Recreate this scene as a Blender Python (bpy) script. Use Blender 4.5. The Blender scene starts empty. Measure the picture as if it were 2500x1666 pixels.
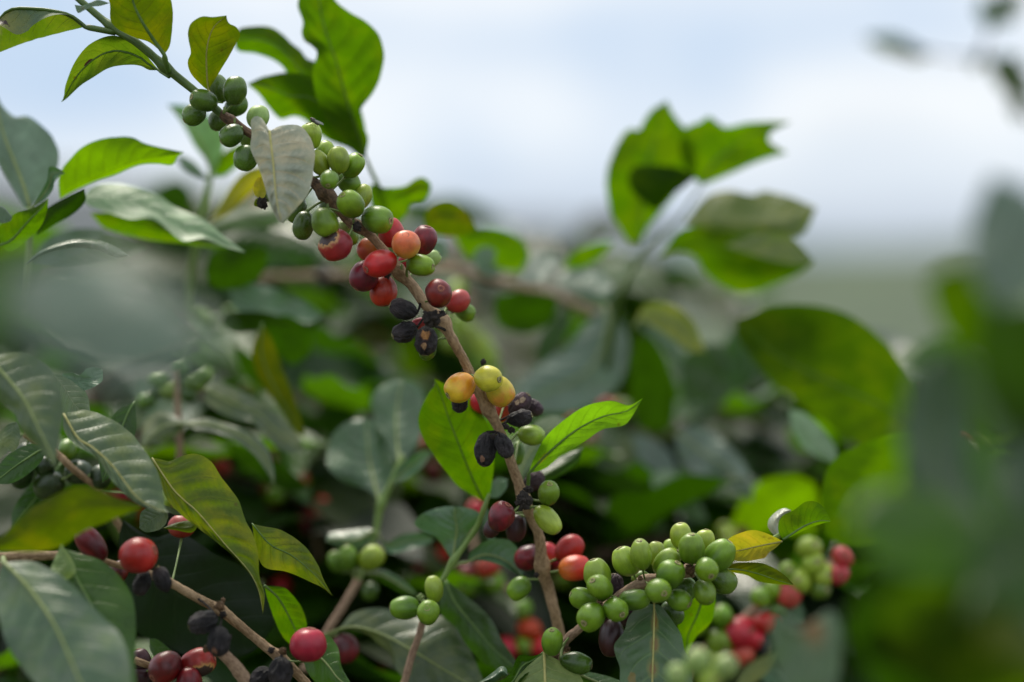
import bpy, math, random
from mathutils import Vector, Matrix, Quaternion, noise
random.seed(7)
sc = bpy.context.scene
C = sc.collection
R = math.radians

# ------------------------------------------------------------------ camera
ZC = 1.45
FD = 1.06
cam_d = bpy.data.cameras.new('camera')
cam = bpy.data.objects.new('camera', cam_d)
C.objects.link(cam)
cam.location = (0, 0, ZC)
cam.rotation_euler = (R(90), 0, 0)
cam_d.lens = 85
cam_d.sensor_width = 36
cam_d.clip_start = 0.02
cam_d.clip_end = 9000
cam_d.dof.use_dof = True
cam_d.dof.focus_distance = FD
cam_d.dof.aperture_fstop = 2.6
cam_d.dof.aperture_blades = 0
sc.camera = cam

# ------------------------------------------------------------------ world: cloudy sky
SUN_EL, SUN_ROT = 58, -22
world = bpy.data.worlds.new('World')
sc.world = world
world.use_nodes = True
nt = world.node_tree
nt.nodes.clear()
N = nt.nodes.new
out = N('ShaderNodeOutputWorld')
sky = N('ShaderNodeTexSky')
sky.sky_type = 'NISHITA'
sky.sun_disc = False
sky.sun_elevation = R(SUN_EL)
sky.sun_rotation = R(SUN_ROT)
bg1 = N('ShaderNodeBackground'); bg1.inputs[1].default_value = 0.12
nt.links.new(sky.outputs[0], bg1.inputs[0])
bg2 = N('ShaderNodeBackground'); bg2.inputs[1].default_value = 1.0
tc = N('ShaderNodeTexCoord')
mp = N('ShaderNodeMapping'); mp.inputs['Scale'].default_value = (1, 1, 2.2); mp.inputs['Location'].default_value = (0.9, 2.2, 1.4)
nt.links.new(tc.outputs['Generated'], mp.inputs[0])
nz = N('ShaderNodeTexNoise'); nz.inputs['Scale'].default_value = 5.0; nz.inputs['Detail'].default_value = 4
nt.links.new(mp.outputs[0], nz.inputs[0])
r1 = N('ShaderNodeValToRGB')
r1.color_ramp.elements[0].position = 0.34; r1.color_ramp.elements[0].color = (0.52, 0.65, 0.83, 1)
r1.color_ramp.elements[1].position = 0.54; r1.color_ramp.elements[1].color = (0.92, 0.94, 0.955, 1)
e_ = r1.color_ramp.elements.new(0.66); e_.color = (0.76, 0.81, 0.87, 1)
nt.links.new(nz.outputs[0], r1.inputs[0])
# brighter overhead
sep = N('ShaderNodeSeparateXYZ'); nt.links.new(tc.outputs['Generated'], sep.inputs[0])
zr = N('ShaderNodeMapRange'); zr.inputs[1].default_value = 0.0; zr.inputs[2].default_value = 0.9
zr.inputs[3].default_value = 0.96; zr.inputs[4].default_value = 0.92
nt.links.new(sep.outputs[2], zr.inputs[0])
mu = N('ShaderNodeMix'); mu.data_type = 'RGBA'; mu.blend_type = 'MULTIPLY'; mu.inputs[0].default_value = 1
nt.links.new(r1.outputs[0], mu.inputs[6]); nt.links.new(zr.outputs[0], mu.inputs[7])
hr = N('ShaderNodeValToRGB')
hr.color_ramp.elements[0].position = 0.0; hr.color_ramp.elements[0].color = (0.36, 0.42, 0.50, 1)
hr.color_ramp.elements[1].position = 0.30; hr.color_ramp.elements[1].color = (1, 1, 1, 1)
for q_, c_ in ((0.11, (0.42, 0.48, 0.57)), (0.17, (0.68, 0.74, 0.83)), (0.23, (0.88, 0.92, 0.97))):
    e_ = hr.color_ramp.elements.new(q_); e_.color = (*c_, 1)
zs = N('ShaderNodeMath'); zs.operation = 'MULTIPLY'; zs.inputs[1].default_value = 3.0
nzl = N('ShaderNodeMath'); nzl.operation = 'MULTIPLY_ADD'; nzl.inputs[1].default_value = 0.16; nt.links.new(nz.outputs[0], nzl.inputs[0])
nt.links.new(sep.outputs[2], zs.inputs[0]); nt.links.new(zs.outputs[0], nzl.inputs[2])
zo = N('ShaderNodeMath'); zo.operation = 'SUBTRACT'; zo.inputs[1].default_value = 0.08; nt.links.new(nzl.outputs[0], zo.inputs[0])
nt.links.new(zo.outputs[0], hr.inputs[0])
m3 = N('ShaderNodeMix'); m3.data_type = 'RGBA'; m3.blend_type = 'MULTIPLY'; m3.inputs[0].default_value = 1
nt.links.new(mu.outputs[2], m3.inputs[6]); nt.links.new(hr.outputs[0], m3.inputs[7])
nt.links.new(m3.outputs[2], bg2.inputs[0])
mx = N('ShaderNodeMixShader'); mx.inputs[0].default_value = 0.93
nt.links.new(bg1.outputs[0], mx.inputs[1]); nt.links.new(bg2.outputs[0], mx.inputs[2])
nt.links.new(mx.outputs[0], out.inputs[0])

sun_d = bpy.data.lights.new('sun', 'SUN')
sun_d.energy = 3.0
sun_d.angle = R(24)
sun_d.color = (1, 0.93, 0.80)
sun = bpy.data.objects.new('sun', sun_d)
C.objects.link(sun)
dirv = Vector((math.sin(R(SUN_ROT)) * math.cos(R(SUN_EL)), math.cos(R(SUN_ROT)) * math.cos(R(SUN_EL)), math.sin(R(SUN_EL))))
sun.rotation_euler = dirv.to_track_quat('Z', 'Y').to_euler()
sun.location = dirv * 50

sc.view_settings.view_transform = 'Standard'
sc.view_settings.look = 'None'
sc.view_settings.exposure = 0.18
sc.view_settings.gamma = 1
sc.cycles.use_denoising = True
sc.cycles.max_bounces = 7
sc.cycles.transmission_bounces = 4
sc.cycles.sample_clamp_indirect = 6

# ------------------------------------------------------------------ helpers
K = 36 / 85 / 2500
def W(x, y, d):                        # a point seen at photo position (x, y), d metres off
    return Vector(((x - 1250) * K * d, d, ZC - (y - 833) * K * d))

def catmull(pts, n):
    if len(pts) == 2:
        return [pts[0].lerp(pts[1], i / (n - 1)) for i in range(n)]
    P = [pts[0] * 2 - pts[1]] + list(pts) + [pts[-1] * 2 - pts[-2]]
    dense = []
    for i in range(1, len(P) - 2):
        p0, p1, p2, p3 = P[i - 1:i + 3]
        for j in range(10):
            t = j / 10
            dense.append(0.5 * ((2 * p1) + (p2 - p0) * t + (2 * p0 - 5 * p1 + 4 * p2 - p3) * t * t + (3 * p1 - p0 - 3 * p2 + p3) * t ** 3))
    dense.append(P[-2])
    return resample(dense, n)

def resample(pl, n):
    acc = [0]
    for a, b in zip(pl, pl[1:]):
        acc.append(acc[-1] + (b - a).length)
    tot = acc[-1] or 1
    res, k = [], 0
    for i in range(n):
        s = tot * i / (n - 1)
        while k < len(acc) - 2 and acc[k + 1] < s:
            k += 1
        seg = acc[k + 1] - acc[k]
        res.append(pl[k].lerp(pl[k + 1], (s - acc[k]) / seg if seg else 0))
    return res

def mesh_obj(name, verts, faces, mat, parent=None, uvs=None, smooth=True):
    me = bpy.data.meshes.new(name)
    me.from_pydata([tuple(v) for v in verts], [], faces)
    if uvs:
        ul = me.uv_layers.new(name='UVMap')
        for lp in me.loops:
            ul.data[lp.index].uv = uvs[lp.vertex_index]
    if smooth:
        for p in me.polygons:
            p.use_smooth = True
    me.materials.append(mat)
    o = bpy.data.objects.new(name, me)
    C.objects.link(o)
    if parent:
        put_under(o, parent)
    return o

def put_under(o, parent):
    o.parent = parent
    o.matrix_parent_inverse = WM[parent.name].inverted() if parent.name in WM else Matrix()

WM = {}
def thing(name, label, cat, loc, group=None):
    o = bpy.data.objects.new(name, None)
    C.objects.link(o)
    o.empty_display_size = 0.01
    o.location = loc
    WM[o.name] = Matrix.Translation(Vector(loc))
    o['label'] = label
    o['category'] = cat
    if group:
        o['group'] = group
    return o

def tube_geo(pts, rads, seg=12, rough=0.0, seed=0, vs=None, fs=None, us=None):
    vs = [] if vs is None else vs; fs = [] if fs is None else fs; us = [] if us is None else us
    b0 = len(vs)
    up = Vector((0.13, 0.9, 0.4)).normalized()
    n = len(pts)
    L = 0
    for i, p in enumerate(pts):
        t = (pts[min(i + 1, n - 1)] - pts[max(i - 1, 0)])
        if t.length < 1e-9: t = Vector((0, 0, 1))
        t.normalize()
        a = t.cross(up)
        if a.length < 1e-4: a = t.cross(Vector((1, 0, 0)))
        a.normalize(); b = t.cross(a).normalized()
        if i: L += (p - pts[i - 1]).length
        for k in range(seg):
            an = 2 * math.pi * k / seg
            dv = a * math.cos(an) + b * math.sin(an)
            rr = rads[i]
            if rough:
                rr *= 1 + rough * noise.noise(p * 260 + dv * 1.3 + Vector((seed, 0, 0))) + rough * .6 * noise.noise(p * 700 + dv * 2)
            vs.append(p + dv * rr); us.append((L * 40, k / seg))
    for i in range(n - 1):
        for k in range(seg):
            k2 = (k + 1) % seg
            fs.append((b0 + i * seg + k, b0 + i * seg + k2, b0 + (i + 1) * seg + k2, b0 + (i + 1) * seg + k))
    fs.append(tuple(b0 + k for k in range(seg))[::-1])
    fs.append(tuple(b0 + (n - 1) * seg + k for k in range(seg)))
    return vs, fs, us

def stem(parent, name, pts, mat, nodes=(), n=None, rough=0.12, seg=14):
    """pts: (x, y, d, r_px); nodes: (x, y, extra) swellings"""
    cen = [W(x, y, d) for x, y, d, r in pts]
    n = n or max(12, len(pts) * 12)
    line = catmull(cen, n)
    rl = []
    acc = [0]
    for a, b in zip(cen, cen[1:]): acc.append(acc[-1] + (b - a).length)
    for i in range(n):
        s = acc[-1] * i / (n - 1)
        k = 0
        while k < len(acc) - 2 and acc[k + 1] < s: k += 1
        f = (s - acc[k]) / max(1e-9, acc[k + 1] - acc[k])
        r = (pts[k][3] * (1 - f) + pts[k + 1][3] * f) * K * (pts[k][2] * (1 - f) + pts[k + 1][2] * f)
        rl.append(r)
    nn = [W(x, y, pts[0][2]) for x, y, e in nodes]
    for i, p in enumerate(line):
        for (q, nd) in zip(nn, nodes):
            dd = math.hypot(p.x - q.x, p.z - q.z)
            rl[i] *= 1 + 1.25 * nd[2] * math.exp(-(dd / 0.0032) ** 2)
    v, f, u = tube_geo(line, rl, seg, rough)
    o = mesh_obj(name, v, f, mat, parent, u)
    STEMS.setdefault(parent.name, []).extend(line)
    return o
STEMS = {}

# ------------------------------------------------------------------ materials
MATS = {}
def newmat(name):
    m = bpy.data.materials.new(name)
    m.use_nodes = True
    m.node_tree.nodes.clear()
    return m, m.node_tree

class G:
    def __init__(s, nt): s.nt = nt
    def n(s, t, **kw):
        nd = s.nt.nodes.new(t)
        for k, v in kw.items(): setattr(nd, k, v)
        return nd
    def l(s, a, b): s.nt.links.new(a, b)
    def put(s, inp, v):
        if hasattr(v, 'is_linked') or isinstance(v, bpy.types.NodeSocket): s.l(v, inp)
        elif isinstance(v, (tuple, list)) and len(v) == 3 and inp.type == 'RGBA': inp.default_value = (*v, 1)
        else: inp.default_value = v
    def math(s, op, a, b=0.0, c=0.0, clamp=False):
        nd = s.n('ShaderNodeMath', operation=op, use_clamp=clamp)
        s.put(nd.inputs[0], a); s.put(nd.inputs[1], b)
        if op in ('MULTIPLY_ADD', 'SMOOTH_MIN'): s.put(nd.inputs[2], c)
        return nd.outputs[0]
    def mix(s, f, a, b, mode='MIX'):
        nd = s.n('ShaderNodeMix', data_type='RGBA', blend_type=mode)
        s.put(nd.inputs[0], f); s.put(nd.inputs[6], a); s.put(nd.inputs[7], b)
        return nd.outputs[2]
    def rng(s, v, a, b, c, d, smooth=True):
        nd = s.n('ShaderNodeMapRange', interpolation_type='SMOOTHSTEP' if smooth else 'LINEAR')
        s.put(nd.inputs[0], v)
        for i, q in enumerate((a, b, c, d)): s.put(nd.inputs[i + 1], q)
        return nd.outputs[0]
    def noise(s, vec, scale, detail=3, rough=.5, dist=0.0):
        nd = s.n('ShaderNodeTexNoise')
        if vec is not None: s.l(vec, nd.inputs['Vector'])
        nd.inputs['Scale'].default_value = scale; nd.inputs['Detail'].default_value = detail
        nd.inputs['Roughness'].default_value = rough; nd.inputs['Distortion'].default_value = dist
        return nd.outputs[0]

def leaf_mat(key, top, under, trans, rough=.38, fac=.38, yellow=0.0, ycol=(.45, .36, .03), dust=0.0, veins=.5, vcol=None,
             nv=9, spots=(), brown=0.0, coat=0.0):
    """spots: (u, v, radius, rgb, halo rgb or None) marks of their own on the blade"""
    if key in MATS: return MATS[key]
    m, t = newmat(key)
    g = G(t)
    out = g.n('ShaderNodeOutputMaterial')
    tc = g.n('ShaderNodeTexCoord')
    sep = g.n('ShaderNodeSeparateXYZ'); g.l(tc.outputs['UV'], sep.inputs[0])
    u = sep.outputs[0]
    v = g.math('SUBTRACT', g.math('MULTIPLY', sep.outputs[1], 2), 1)
    av = g.math('ABSOLUTE', v)
    obj = tc.outputs['Object']
    n1 = g.noise(obj, 70, 4, .6)
    n2 = g.noise(obj, 420, 3, .6)
    n3 = g.noise(obj, 28, 2)
    side = g.math('MULTIPLY', g.math('SIGN', v), 0.11)
    ph = g.math('ADD', g.math('MULTIPLY', u, nv), g.math('MULTIPLY', g.math('POWER', av, 1.3), -1.7))
    ph = g.math('ADD', ph, g.math('ADD', side, g.math('MULTIPLY', n3, .55)))
    fr = g.math('ABSOLUTE', g.math('SUBTRACT', g.math('FRACT', ph), .5))
    vw = g.rng(av, 0.0, 1.0, .12, .05, False)
    lat = g.rng(fr, 0.0, vw, 1.0, 0.0)
    lat = g.math('MULTIPLY', lat, g.rng(av, .7, .97, 1, 0))
    mid = g.rng(av, .0, .045, 1.0, 0.0)
    vein = g.math('MAXIMUM', g.math('MULTIPLY', lat, .75), mid)
    # a fine net of veinlets
    vo = g.n('ShaderNodeTexVoronoi', feature='DISTANCE_TO_EDGE'); g.l(obj, vo.inputs['Vector']); vo.inputs['Scale'].default_value = 420
    net = g.rng(vo.outputs[0], 0, .14, 1, 0)
    oi = g.n('ShaderNodeObjectInfo')
    geo = g.n('ShaderNodeNewGeometry')
    back = geo.outputs['Backfacing']
    base = g.mix(back, top, under)
    tcol = g.mix(0, trans, trans)
    if yellow:
        ym = g.math('MULTIPLY', g.rng(n1, .42, .68, 0, 1), yellow)
        base = g.mix(ym, base, ycol)
        tcol = g.mix(ym, tcol, tuple(min(1, c * 1.3) for c in ycol))
    mot = g.rng(n1, .3, .75, .78, 1.2)
    base = g.mix(1, base, mot, 'MULTIPLY')
    if dust:
        dm = g.math('MULTIPLY', g.rng(g.noise(obj, 95, 5, .7), .4, .7, .25, 1), g.math('MULTIPLY', dust, g.math('SUBTRACT', 1, back)))
        base = g.mix(dm, base, (.25, .27, .22))
    base = g.mix(g.math('MULTIPLY', vein, veins), base, vcol or (min(.55, top[0] * 2.4 + .015), min(.6, top[1] * 1.9 + .02), top[2] * 2 + .008))
    base = g.mix(g.math('MULTIPLY', net, .10), base, (top[0] * 2 + .01, top[1] * 2 + .02, top[2] * 2))
    tcol = g.mix(g.math('MULTIPLY', g.math('MAXIMUM', vein, g.math('MULTIPLY', net, .25)), .5), tcol, (trans[0] * .55, trans[1] * .45, trans[2] * .4))
    tcol = g.mix(1, tcol, g.rng(n1, .3, .75, .8, 1.15), 'MULTIPLY')
    vs_ = g.n('ShaderNodeTexVoronoi'); g.l(obj, vs_.inputs['Vector']); vs_.inputs['Scale'].default_value = 75
    spk = g.math('MULTIPLY', g.rng(vs_.outputs[0], .03, .10, 1, 0), g.rng(n3, .45, .6, 0, .75))
    base = g.mix(spk, base, (.12, .065, .02)); tcol = g.mix(spk, tcol, (.10, .05, .0))
    if brown:
        bm = g.rng(g.noise(obj, 120, 3, .6), .66 - .1 * brown, .72 - .08 * brown, 0, brown)
        base = g.mix(bm, base, (.16, .08, .03)); tcol = g.mix(bm, tcol, (.12, .05, .01))
    for (su, sv, sr, scol, halo) in spots:
        du = g.math('MULTIPLY', g.math('SUBTRACT', u, su), 2.4)
        dv = g.math('SUBTRACT', v, sv)
        dd = g.math('SQRT', g.math('ADD', g.math('MULTIPLY', du, du), g.math('MULTIPLY', dv, dv)))
        dd = g.math('ADD', dd, g.math('MULTIPLY', g.math('SUBTRACT', n2, .5), sr * 1.1))
        if halo:
            hm = g.rng(dd, sr, sr * 2.2, 1, 0)
            base = g.mix(hm, base, halo); tcol = g.mix(hm, tcol, halo)
        sm = g.rng(dd, sr * .85, sr * 1.05, 1, 0)
        base = g.mix(sm, base, scol); tcol = g.mix(sm, tcol, tuple(c * .3 for c in scol))
    hs = g.n('ShaderNodeHueSaturation')
    g.l(base, hs.inputs['Color'])
    g.l(g.rng(oi.outputs['Random'], 0, 1, .487, .512, False), hs.inputs['Hue'])
    g.l(g.rng(g.math('FRACT', g.math('MULTIPLY', oi.outputs['Random'], 7.3)), 0, 1, .86, 1.16, False), hs.inputs['Value'])
    base = hs.outputs[0]
    bs = g.n('ShaderNodeBsdfPrincipled')
    g.l(base, bs.inputs['Base Color'])
    rr = g.rng(n1, .3, .7, rough - .06, rough + .12)
    rr = g.math('ADD', rr, g.math('MULTIPLY', back, .22))
    g.l(rr, bs.inputs['Roughness'])
    g.l(g.math('SUBTRACT', .45, g.math('MULTIPLY', back, .3)), bs.inputs['Specular IOR Level'])
    g.l(g.math('MULTIPLY', g.math('SUBTRACT', 1, back), coat * .45), bs.inputs['Coat Weight'])
    bs.inputs['Coat Roughness'].default_value = .22
    h = g.math('ADD', g.math('MULTIPLY', vein, -1.0), g.math('MULTIPLY', n2, .28))
    h = g.math('ADD', h, g.math('MULTIPLY', net, -.12))
    h = g.math('ADD', h, g.math('MULTIPLY', n1, .8))
    bp = g.n('ShaderNodeBump'); bp.inputs['Strength'].default_value = .42; bp.inputs['Distance'].default_value = .0006
    g.l(h, bp.inputs['Height']); g.l(bp.outputs[0], bs.inputs['Normal'])
    tr = g.n('ShaderNodeBsdfTranslucent'); g.l(tcol, tr.inputs[0])
    g.l(bp.outputs[0], tr.inputs['Normal'])
    mxs = g.n('ShaderNodeMixShader'); mxs.inputs[0].default_value = fac
    g.l(bs.outputs[0], mxs.inputs[1]); g.l(tr.outputs[0], mxs.inputs[2])
    g.l(mxs.outputs[0], out.inputs[0])
    MATS[key] = m
    return m

def simple_mat(key, c1, c2, rough=.6, scale=300, bump=.5, bdist=.0004, stretch=None, spec=.5, zdark=None):
    if key in MATS: return MATS[key]
    m, t = newmat(key); g = G(t)
    out = g.n('ShaderNodeOutputMaterial'); tc = g.n('ShaderNodeTexCoord')
    vec = tc.outputs['Object']
    if stretch:
        mp = g.n('ShaderNodeMapping'); mp.inputs['Scale'].default_value = stretch
        g.l(tc.outputs['UV'], mp.inputs[0]); vec = mp.outputs[0]; 
    n1 = g.noise(vec, scale, 5, .65)
    n0 = g.noise(tc.outputs['Object'], 60, 3)
    f = g.rng(g.math('ADD', g.math('MULTIPLY', n1, .65), g.math('MULTIPLY', n0, .35)), .36, .64, 0, 1)
    col = g.mix(f, c1, c2)
    if zdark:                                          # darker young bark above a height
        sp = g.n('ShaderNodeSeparateXYZ'); g.l(tc.outputs['Object'], sp.inputs[0])
        col = g.mix(g.rng(g.math('ADD', sp.outputs[2], g.math('MULTIPLY', n0, .02)), zdark[0], zdark[1], 0, 1), col, g.mix(f, zdark[2], zdark[3]))
    bs = g.n('ShaderNodeBsdfPrincipled'); g.l(col, bs.inputs['Base Color'])
    bs.inputs['Roughness'].default_value = rough
    bs.inputs['Specular IOR Level'].default_value = spec
    bp = g.n('ShaderNodeBump'); bp.inputs['Strength'].default_value = bump; bp.inputs['Distance'].default_value = bdist
    g.l(n1, bp.inputs['Height']); g.l(bp.outputs[0], bs.inputs['Normal'])
    g.l(bs.outputs[0], out.inputs[0])
    MATS[key] = m
    return m

def cherry_mat(key, base, tip, blush=None, blush_amt=0, rough=.36, streak=.25, coat=.25, patches=(), wrinkle=0, zlo=-.3, zhi=.7):
    if key in MATS: return MATS[key]
    m, t = newmat(key); g = G(t)
    out = g.n('ShaderNodeOutputMaterial'); tc = g.n('ShaderNodeTexCoord')
    ob = tc.outputs['Object']
    sep = g.n('ShaderNodeSeparateXYZ'); g.l(ob, sep.inputs[0])
    oi = g.n('ShaderNodeObjectInfo')
    mpn = g.n('ShaderNodeVectorMath', operation='ADD'); g.l(ob, mpn.inputs[0])
    cv = g.n('ShaderNodeCombineXYZ'); g.l(g.math('MULTIPLY', oi.outputs['Random'], 40), cv.inputs[0]); g.l(cv.outputs[0], mpn.inputs[1])
    vec = mpn.outputs[0]
    n1 = g.noise(vec, 1.3, 3)
    zz = g.math('ADD', sep.outputs[2], g.math('MULTIPLY', g.math('SUBTRACT', n1, .5), .9))
    f = g.rng(zz, zlo, zhi, 0, 1)
    col = g.mix(f, base, tip)
    if blush:
        bm = g.math('MULTIPLY', g.rng(g.noise(vec, 1.1, 2), .45, .62, 0, 1), blush_amt)
        col = g.mix(bm, col, blush)
    # meridian streaks
    an = g.math('ARCTAN2', sep.outputs[1], sep.outputs[0])
    cs = g.n('ShaderNodeCombineXYZ'); g.l(g.math('MULTIPLY', g.math('SINE', an), 4.5), cs.inputs[0]); g.l(g.math('MULTIPLY', g.math('COSINE', an), 4.5), cs.inputs[1]); g.l(g.math('MULTIPLY', sep.outputs[2], .7), cs.inputs[2])
    st = g.noise(cs.outputs[0], 1.5, 4, .7)
    col = g.mix(g.math('MULTIPLY', g.rng(st, .45, .8, 0, 1), streak * .8), col, tuple(min(.9, c * 1.7 + .03) for c in tip))
    col = g.mix(1, col, g.rng(g.noise(vec, 1.7, 3, .5), .3, .7, .86, 1.12), 'MULTIPLY')
    # pale lenticels and small dark marks
    vo = g.n('ShaderNodeTexVoronoi'); g.l(vec, vo.inputs['Vector']); vo.inputs['Scale'].default_value = 9
    sp = g.math('MULTIPLY', g.rng(vo.outputs[0], .03, .12, 1, 0), .16)
    col = g.mix(sp, col, tuple(min(.9, c * 1.6 + .05) for c in tip))
    vo2 = g.n('ShaderNodeTexVoronoi'); g.l(vec, vo2.inputs['Vector']); vo2.inputs['Scale'].default_value = 2.1
    sp2 = g.rng(vo2.outputs[0], .02, .055, .8, 0)
    col = g.mix(sp2, col, (.05, .03, .015))
    for (p, r, pc, rim) in patches:
        vm = g.n('ShaderNodeVectorMath', operation='DISTANCE'); g.l(ob, vm.inputs[0]); vm.inputs[1].default_value = p
        dd = g.math('ADD', vm.outputs['Value'], g.math('MULTIPLY', g.math('SUBTRACT', g.noise(ob, 3.2, 4, .6), .5), r * .9))
        if rim: col = g.mix(g.rng(dd, r * .9, r * 1.35, 1, 0), col, rim)
        pcv = g.mix(g.rng(g.noise(ob, 9, 3), .35, .65, 0, 1), tuple(c * .6 for c in pc), pc)
        col = g.mix(g.rng(dd, r * .9, r * 1.0, 1, 0), col, pcv)
    hs = g.n('ShaderNodeHueSaturation'); g.l(col, hs.inputs['Color'])
    g.l(g.rng(oi.outputs['Random'], 0, 1, .488, .512, False), hs.inputs['Hue'])
    g.l(g.rng(g.math('FRACT', g.math('MULTIPLY', oi.outputs['Random'], 5.7)), 0, 1, .82, 1.18, False), hs.inputs['Value'])
    bs = g.n('ShaderNodeBsdfPrincipled'); g.l(hs.outputs[0], bs.inputs['Base Color'])
    g.l(g.rng(g.noise(vec, 4, 4, .6), .3, .7, rough - .05, rough + .10), bs.inputs['Roughness'])
    bs.inputs['Coat Weight'].default_value = coat
    bs.inputs['Coat Roughness'].default_value = .42
    if not wrinkle:
        bs.inputs['Subsurface Weight'].default_value = .12
        bs.inputs['Subsurface Radius'].default_value = (1, .6, .3)
        bs.inputs['Subsurface Scale'].default_value = .0015
    bp = g.n('ShaderNodeBump'); bp.inputs['Strength'].default_value = .22 if not wrinkle else .9; bp.inputs['Distance'].default_value = .0003 if not wrinkle else .0012
    hh = g.math('ADD', g.math('MULTIPLY', st, .8), g.math('MULTIPLY', g.noise(vec, 7, 4, .6), .5 if not wrinkle else 1.3))
    g.l(hh, bp.inputs['Height']); g.l(bp.outputs[0], bs.inputs['Normal'])
    g.l(bs.outputs[0], out.inputs[0])
    MATS[key] = m
    return m

# leaf kinds: top, under, transmitted
leaf_mat('leaf_dark', (.022, .066, .005), (.05, .10, .012), (.06, .19, .001), .28, .36, coat=.4)
leaf_mat('leaf_shine', (.03, .06, .02), (.08, .13, .03), (.05, .16, .001), .22, .2, coat=.8)
leaf_mat('leaf_shaded', (.006, .017, .003), (.015, .028, .004), (.006, .025, .001), .55, .2)  # near-black green: the shade on the leaf is put into its colour
leaf_mat('leaf_green', (.036, .108, .006), (.08, .14, .02), (.12, .31, .001), .28, .40, coat=.35)
leaf_mat('leaf_bright', (.05, .11, .004), (.065, .13, .003), (.24, .50, .000), .45, .58, veins=.25)
leaf_mat('leaf_lit', (.045, .095, .003), (.05, .10, .003), (.125, .31, .000), .48, .55, veins=.2, yellow=.3, ycol=(.16, .18, .0))
leaf_mat('leaf_mint', (.24, .38, .20), (.26, .38, .22), (.15, .38, .06), .38, .3, veins=.35, coat=.2)
leaf_mat('leaf_silver', (.13, .20, .145), (.22, .31, .22), (.1, .2, .05), .35, .2, dust=.4, veins=.3, coat=.4)
leaf_mat('leaf_mid', (.02, .045, .003), (.035, .065, .003), (.085, .20, .000), .46, .5, veins=.25, yellow=.25, ycol=(.12, .13, .0))
leaf_mat('leaf_slate', (.04, .085, .04), (.08, .13, .07), (.05, .14, .01), .34, .25, veins=.3, coat=.4)
leaf_mat('leaf_gloss', (.26, .33, .28), (.2, .28, .2), (.1, .2, .05), .30, .15, veins=.3, coat=.6)  # pale base colour stands for reflected sky
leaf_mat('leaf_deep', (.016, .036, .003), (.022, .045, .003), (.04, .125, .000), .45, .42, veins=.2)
leaf_mat('leaf_pale', (.17, .235, .12), (.19, .26, .14), (.10, .26, .02), .36, .25, veins=.5, coat=.2)
leaf_mat('leaf_grey', (.075, .165, .070), (.18, .24, .15), (.06, .18, .01), .26, .2, dust=.35, veins=.35, coat=.6)  # sky sheen partly put into the paler grey base colour
leaf_mat('leaf_dusty', (.065, .115, .04), (.15, .19, .07), (.1, .2, .005), .33, .22, dust=.25, veins=.4, yellow=.12, coat=.25)
leaf_mat('leaf_olive', (.075, .105, .004), (.075, .105, .004), (.12, .20, .000), .48, .5, yellow=.35, ycol=(.20, .16, .0), veins=.3, nv=8)
leaf_mat('leaf_yellow', (.46, .42, .03), (.45, .42, .05), (.56, .54, .01), .5, .45, yellow=.6, ycol=(.55, .36, .02), veins=.4, brown=.35, nv=7)

simple_mat('bark', (.20, .12, .055), (.50, .34, .19), .7, 4, .9, .0008, stretch=(2.5, 3.2, 1))
simple_mat('bark_main', (.20, .12, .055), (.48, .32, .18), .66, 4, .9, .0008, stretch=(2.5, 3.2, 1), zdark=(1.485, 1.535, (.035, .02, .012), (.22, .12, .06)))
simple_mat('bark_dark', (.03, .018, .010), (.20, .11, .045), .75, 4, .9, .0008, stretch=(2.5, 3.2, 1))
simple_mat('bark_pink', (.22, .13, .08), (.46, .31, .2), .7, 4, .8, .0007, stretch=(2.5, 3.2, 1))
simple_mat('bark_shrub', (.06, .035, .02), (.14, .09, .05), .8, 4, .8, .0007, stretch=(2.5, 3.2, 1))
simple_mat('shoot', (.05, .10, .01), (.09, .16, .02), .42, 4, .3, .0003, stretch=(1, 3, 1))
simple_mat('shoot_pale', (.15, .25, .05), (.24, .34, .09), .45, 4, .3, .0003, stretch=(1, 3, 1))
simple_mat('crust', (.010, .008, .007), (.05, .038, .03), .85, 700, 1, .0012)
simple_mat('stalk_green', (.12, .2, .04), (.22, .3, .08), .5, 400, .4)
simple_mat('midrib_pale', (.20, .26, .07), (.28, .34, .12), .45, 300, .2)
simple_mat('midrib_green', (.07, .15, .02), (.13, .22, .04), .45, 300, .2)
simple_mat('midrib_gold', (.38, .36, .10), (.5, .46, .16), .5, 300, .2)
simple_mat('scar_ring', (.30, .26, .10), (.50, .44, .20), .7, 900, .7, .0002)
simple_mat('scar_ring_red', (.30, .05, .03), (.5, .2, .12), .6, 900, .7, .0002)
simple_mat('scar_pit', (.012, .008, .005), (.06, .04, .02), .8, 900, .7, .0002)

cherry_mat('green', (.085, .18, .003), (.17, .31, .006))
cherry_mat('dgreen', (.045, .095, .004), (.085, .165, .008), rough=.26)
cherry_mat('shade', (.018, .042, .005), (.035, .07, .008), rough=.3)  # darkened copy of the green cherry, shade put into the colour
cherry_mat('lgreen', (.20, .30, .012), (.32, .43, .04), rough=.34)
cherry_mat('pgreen', (.24, .36, .08), (.33, .45, .12), rough=.4)
cherry_mat('red', (.34, .002, .004), (.50, .006, .008), streak=.08, blush=(.55, .03, .02), blush_amt=.35)
cherry_mat('pink', (.42, .02, .02), (.55, .06, .05), streak=.12, rough=.36)
cherry_mat('dred', (.075, .002, .006), (.15, .004, .010), streak=.06, blush=(.28, .006, .01), blush_amt=.5)
cherry_mat('maroon', (.03, .004, .007), (.06, .006, .010), streak=.04)
cherry_mat('orange', (.75, .36, .05), (.75, .15, .06), streak=.25, zlo=-.6, zhi=.9)
cherry_mat('ored', (.66, .16, .015), (.62, .02, .010), streak=.15, zlo=-.9, zhi=.4)
cherry_mat('oredk', (.38, .10, .008), (.34, .02, .008), streak=.12)
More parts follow.
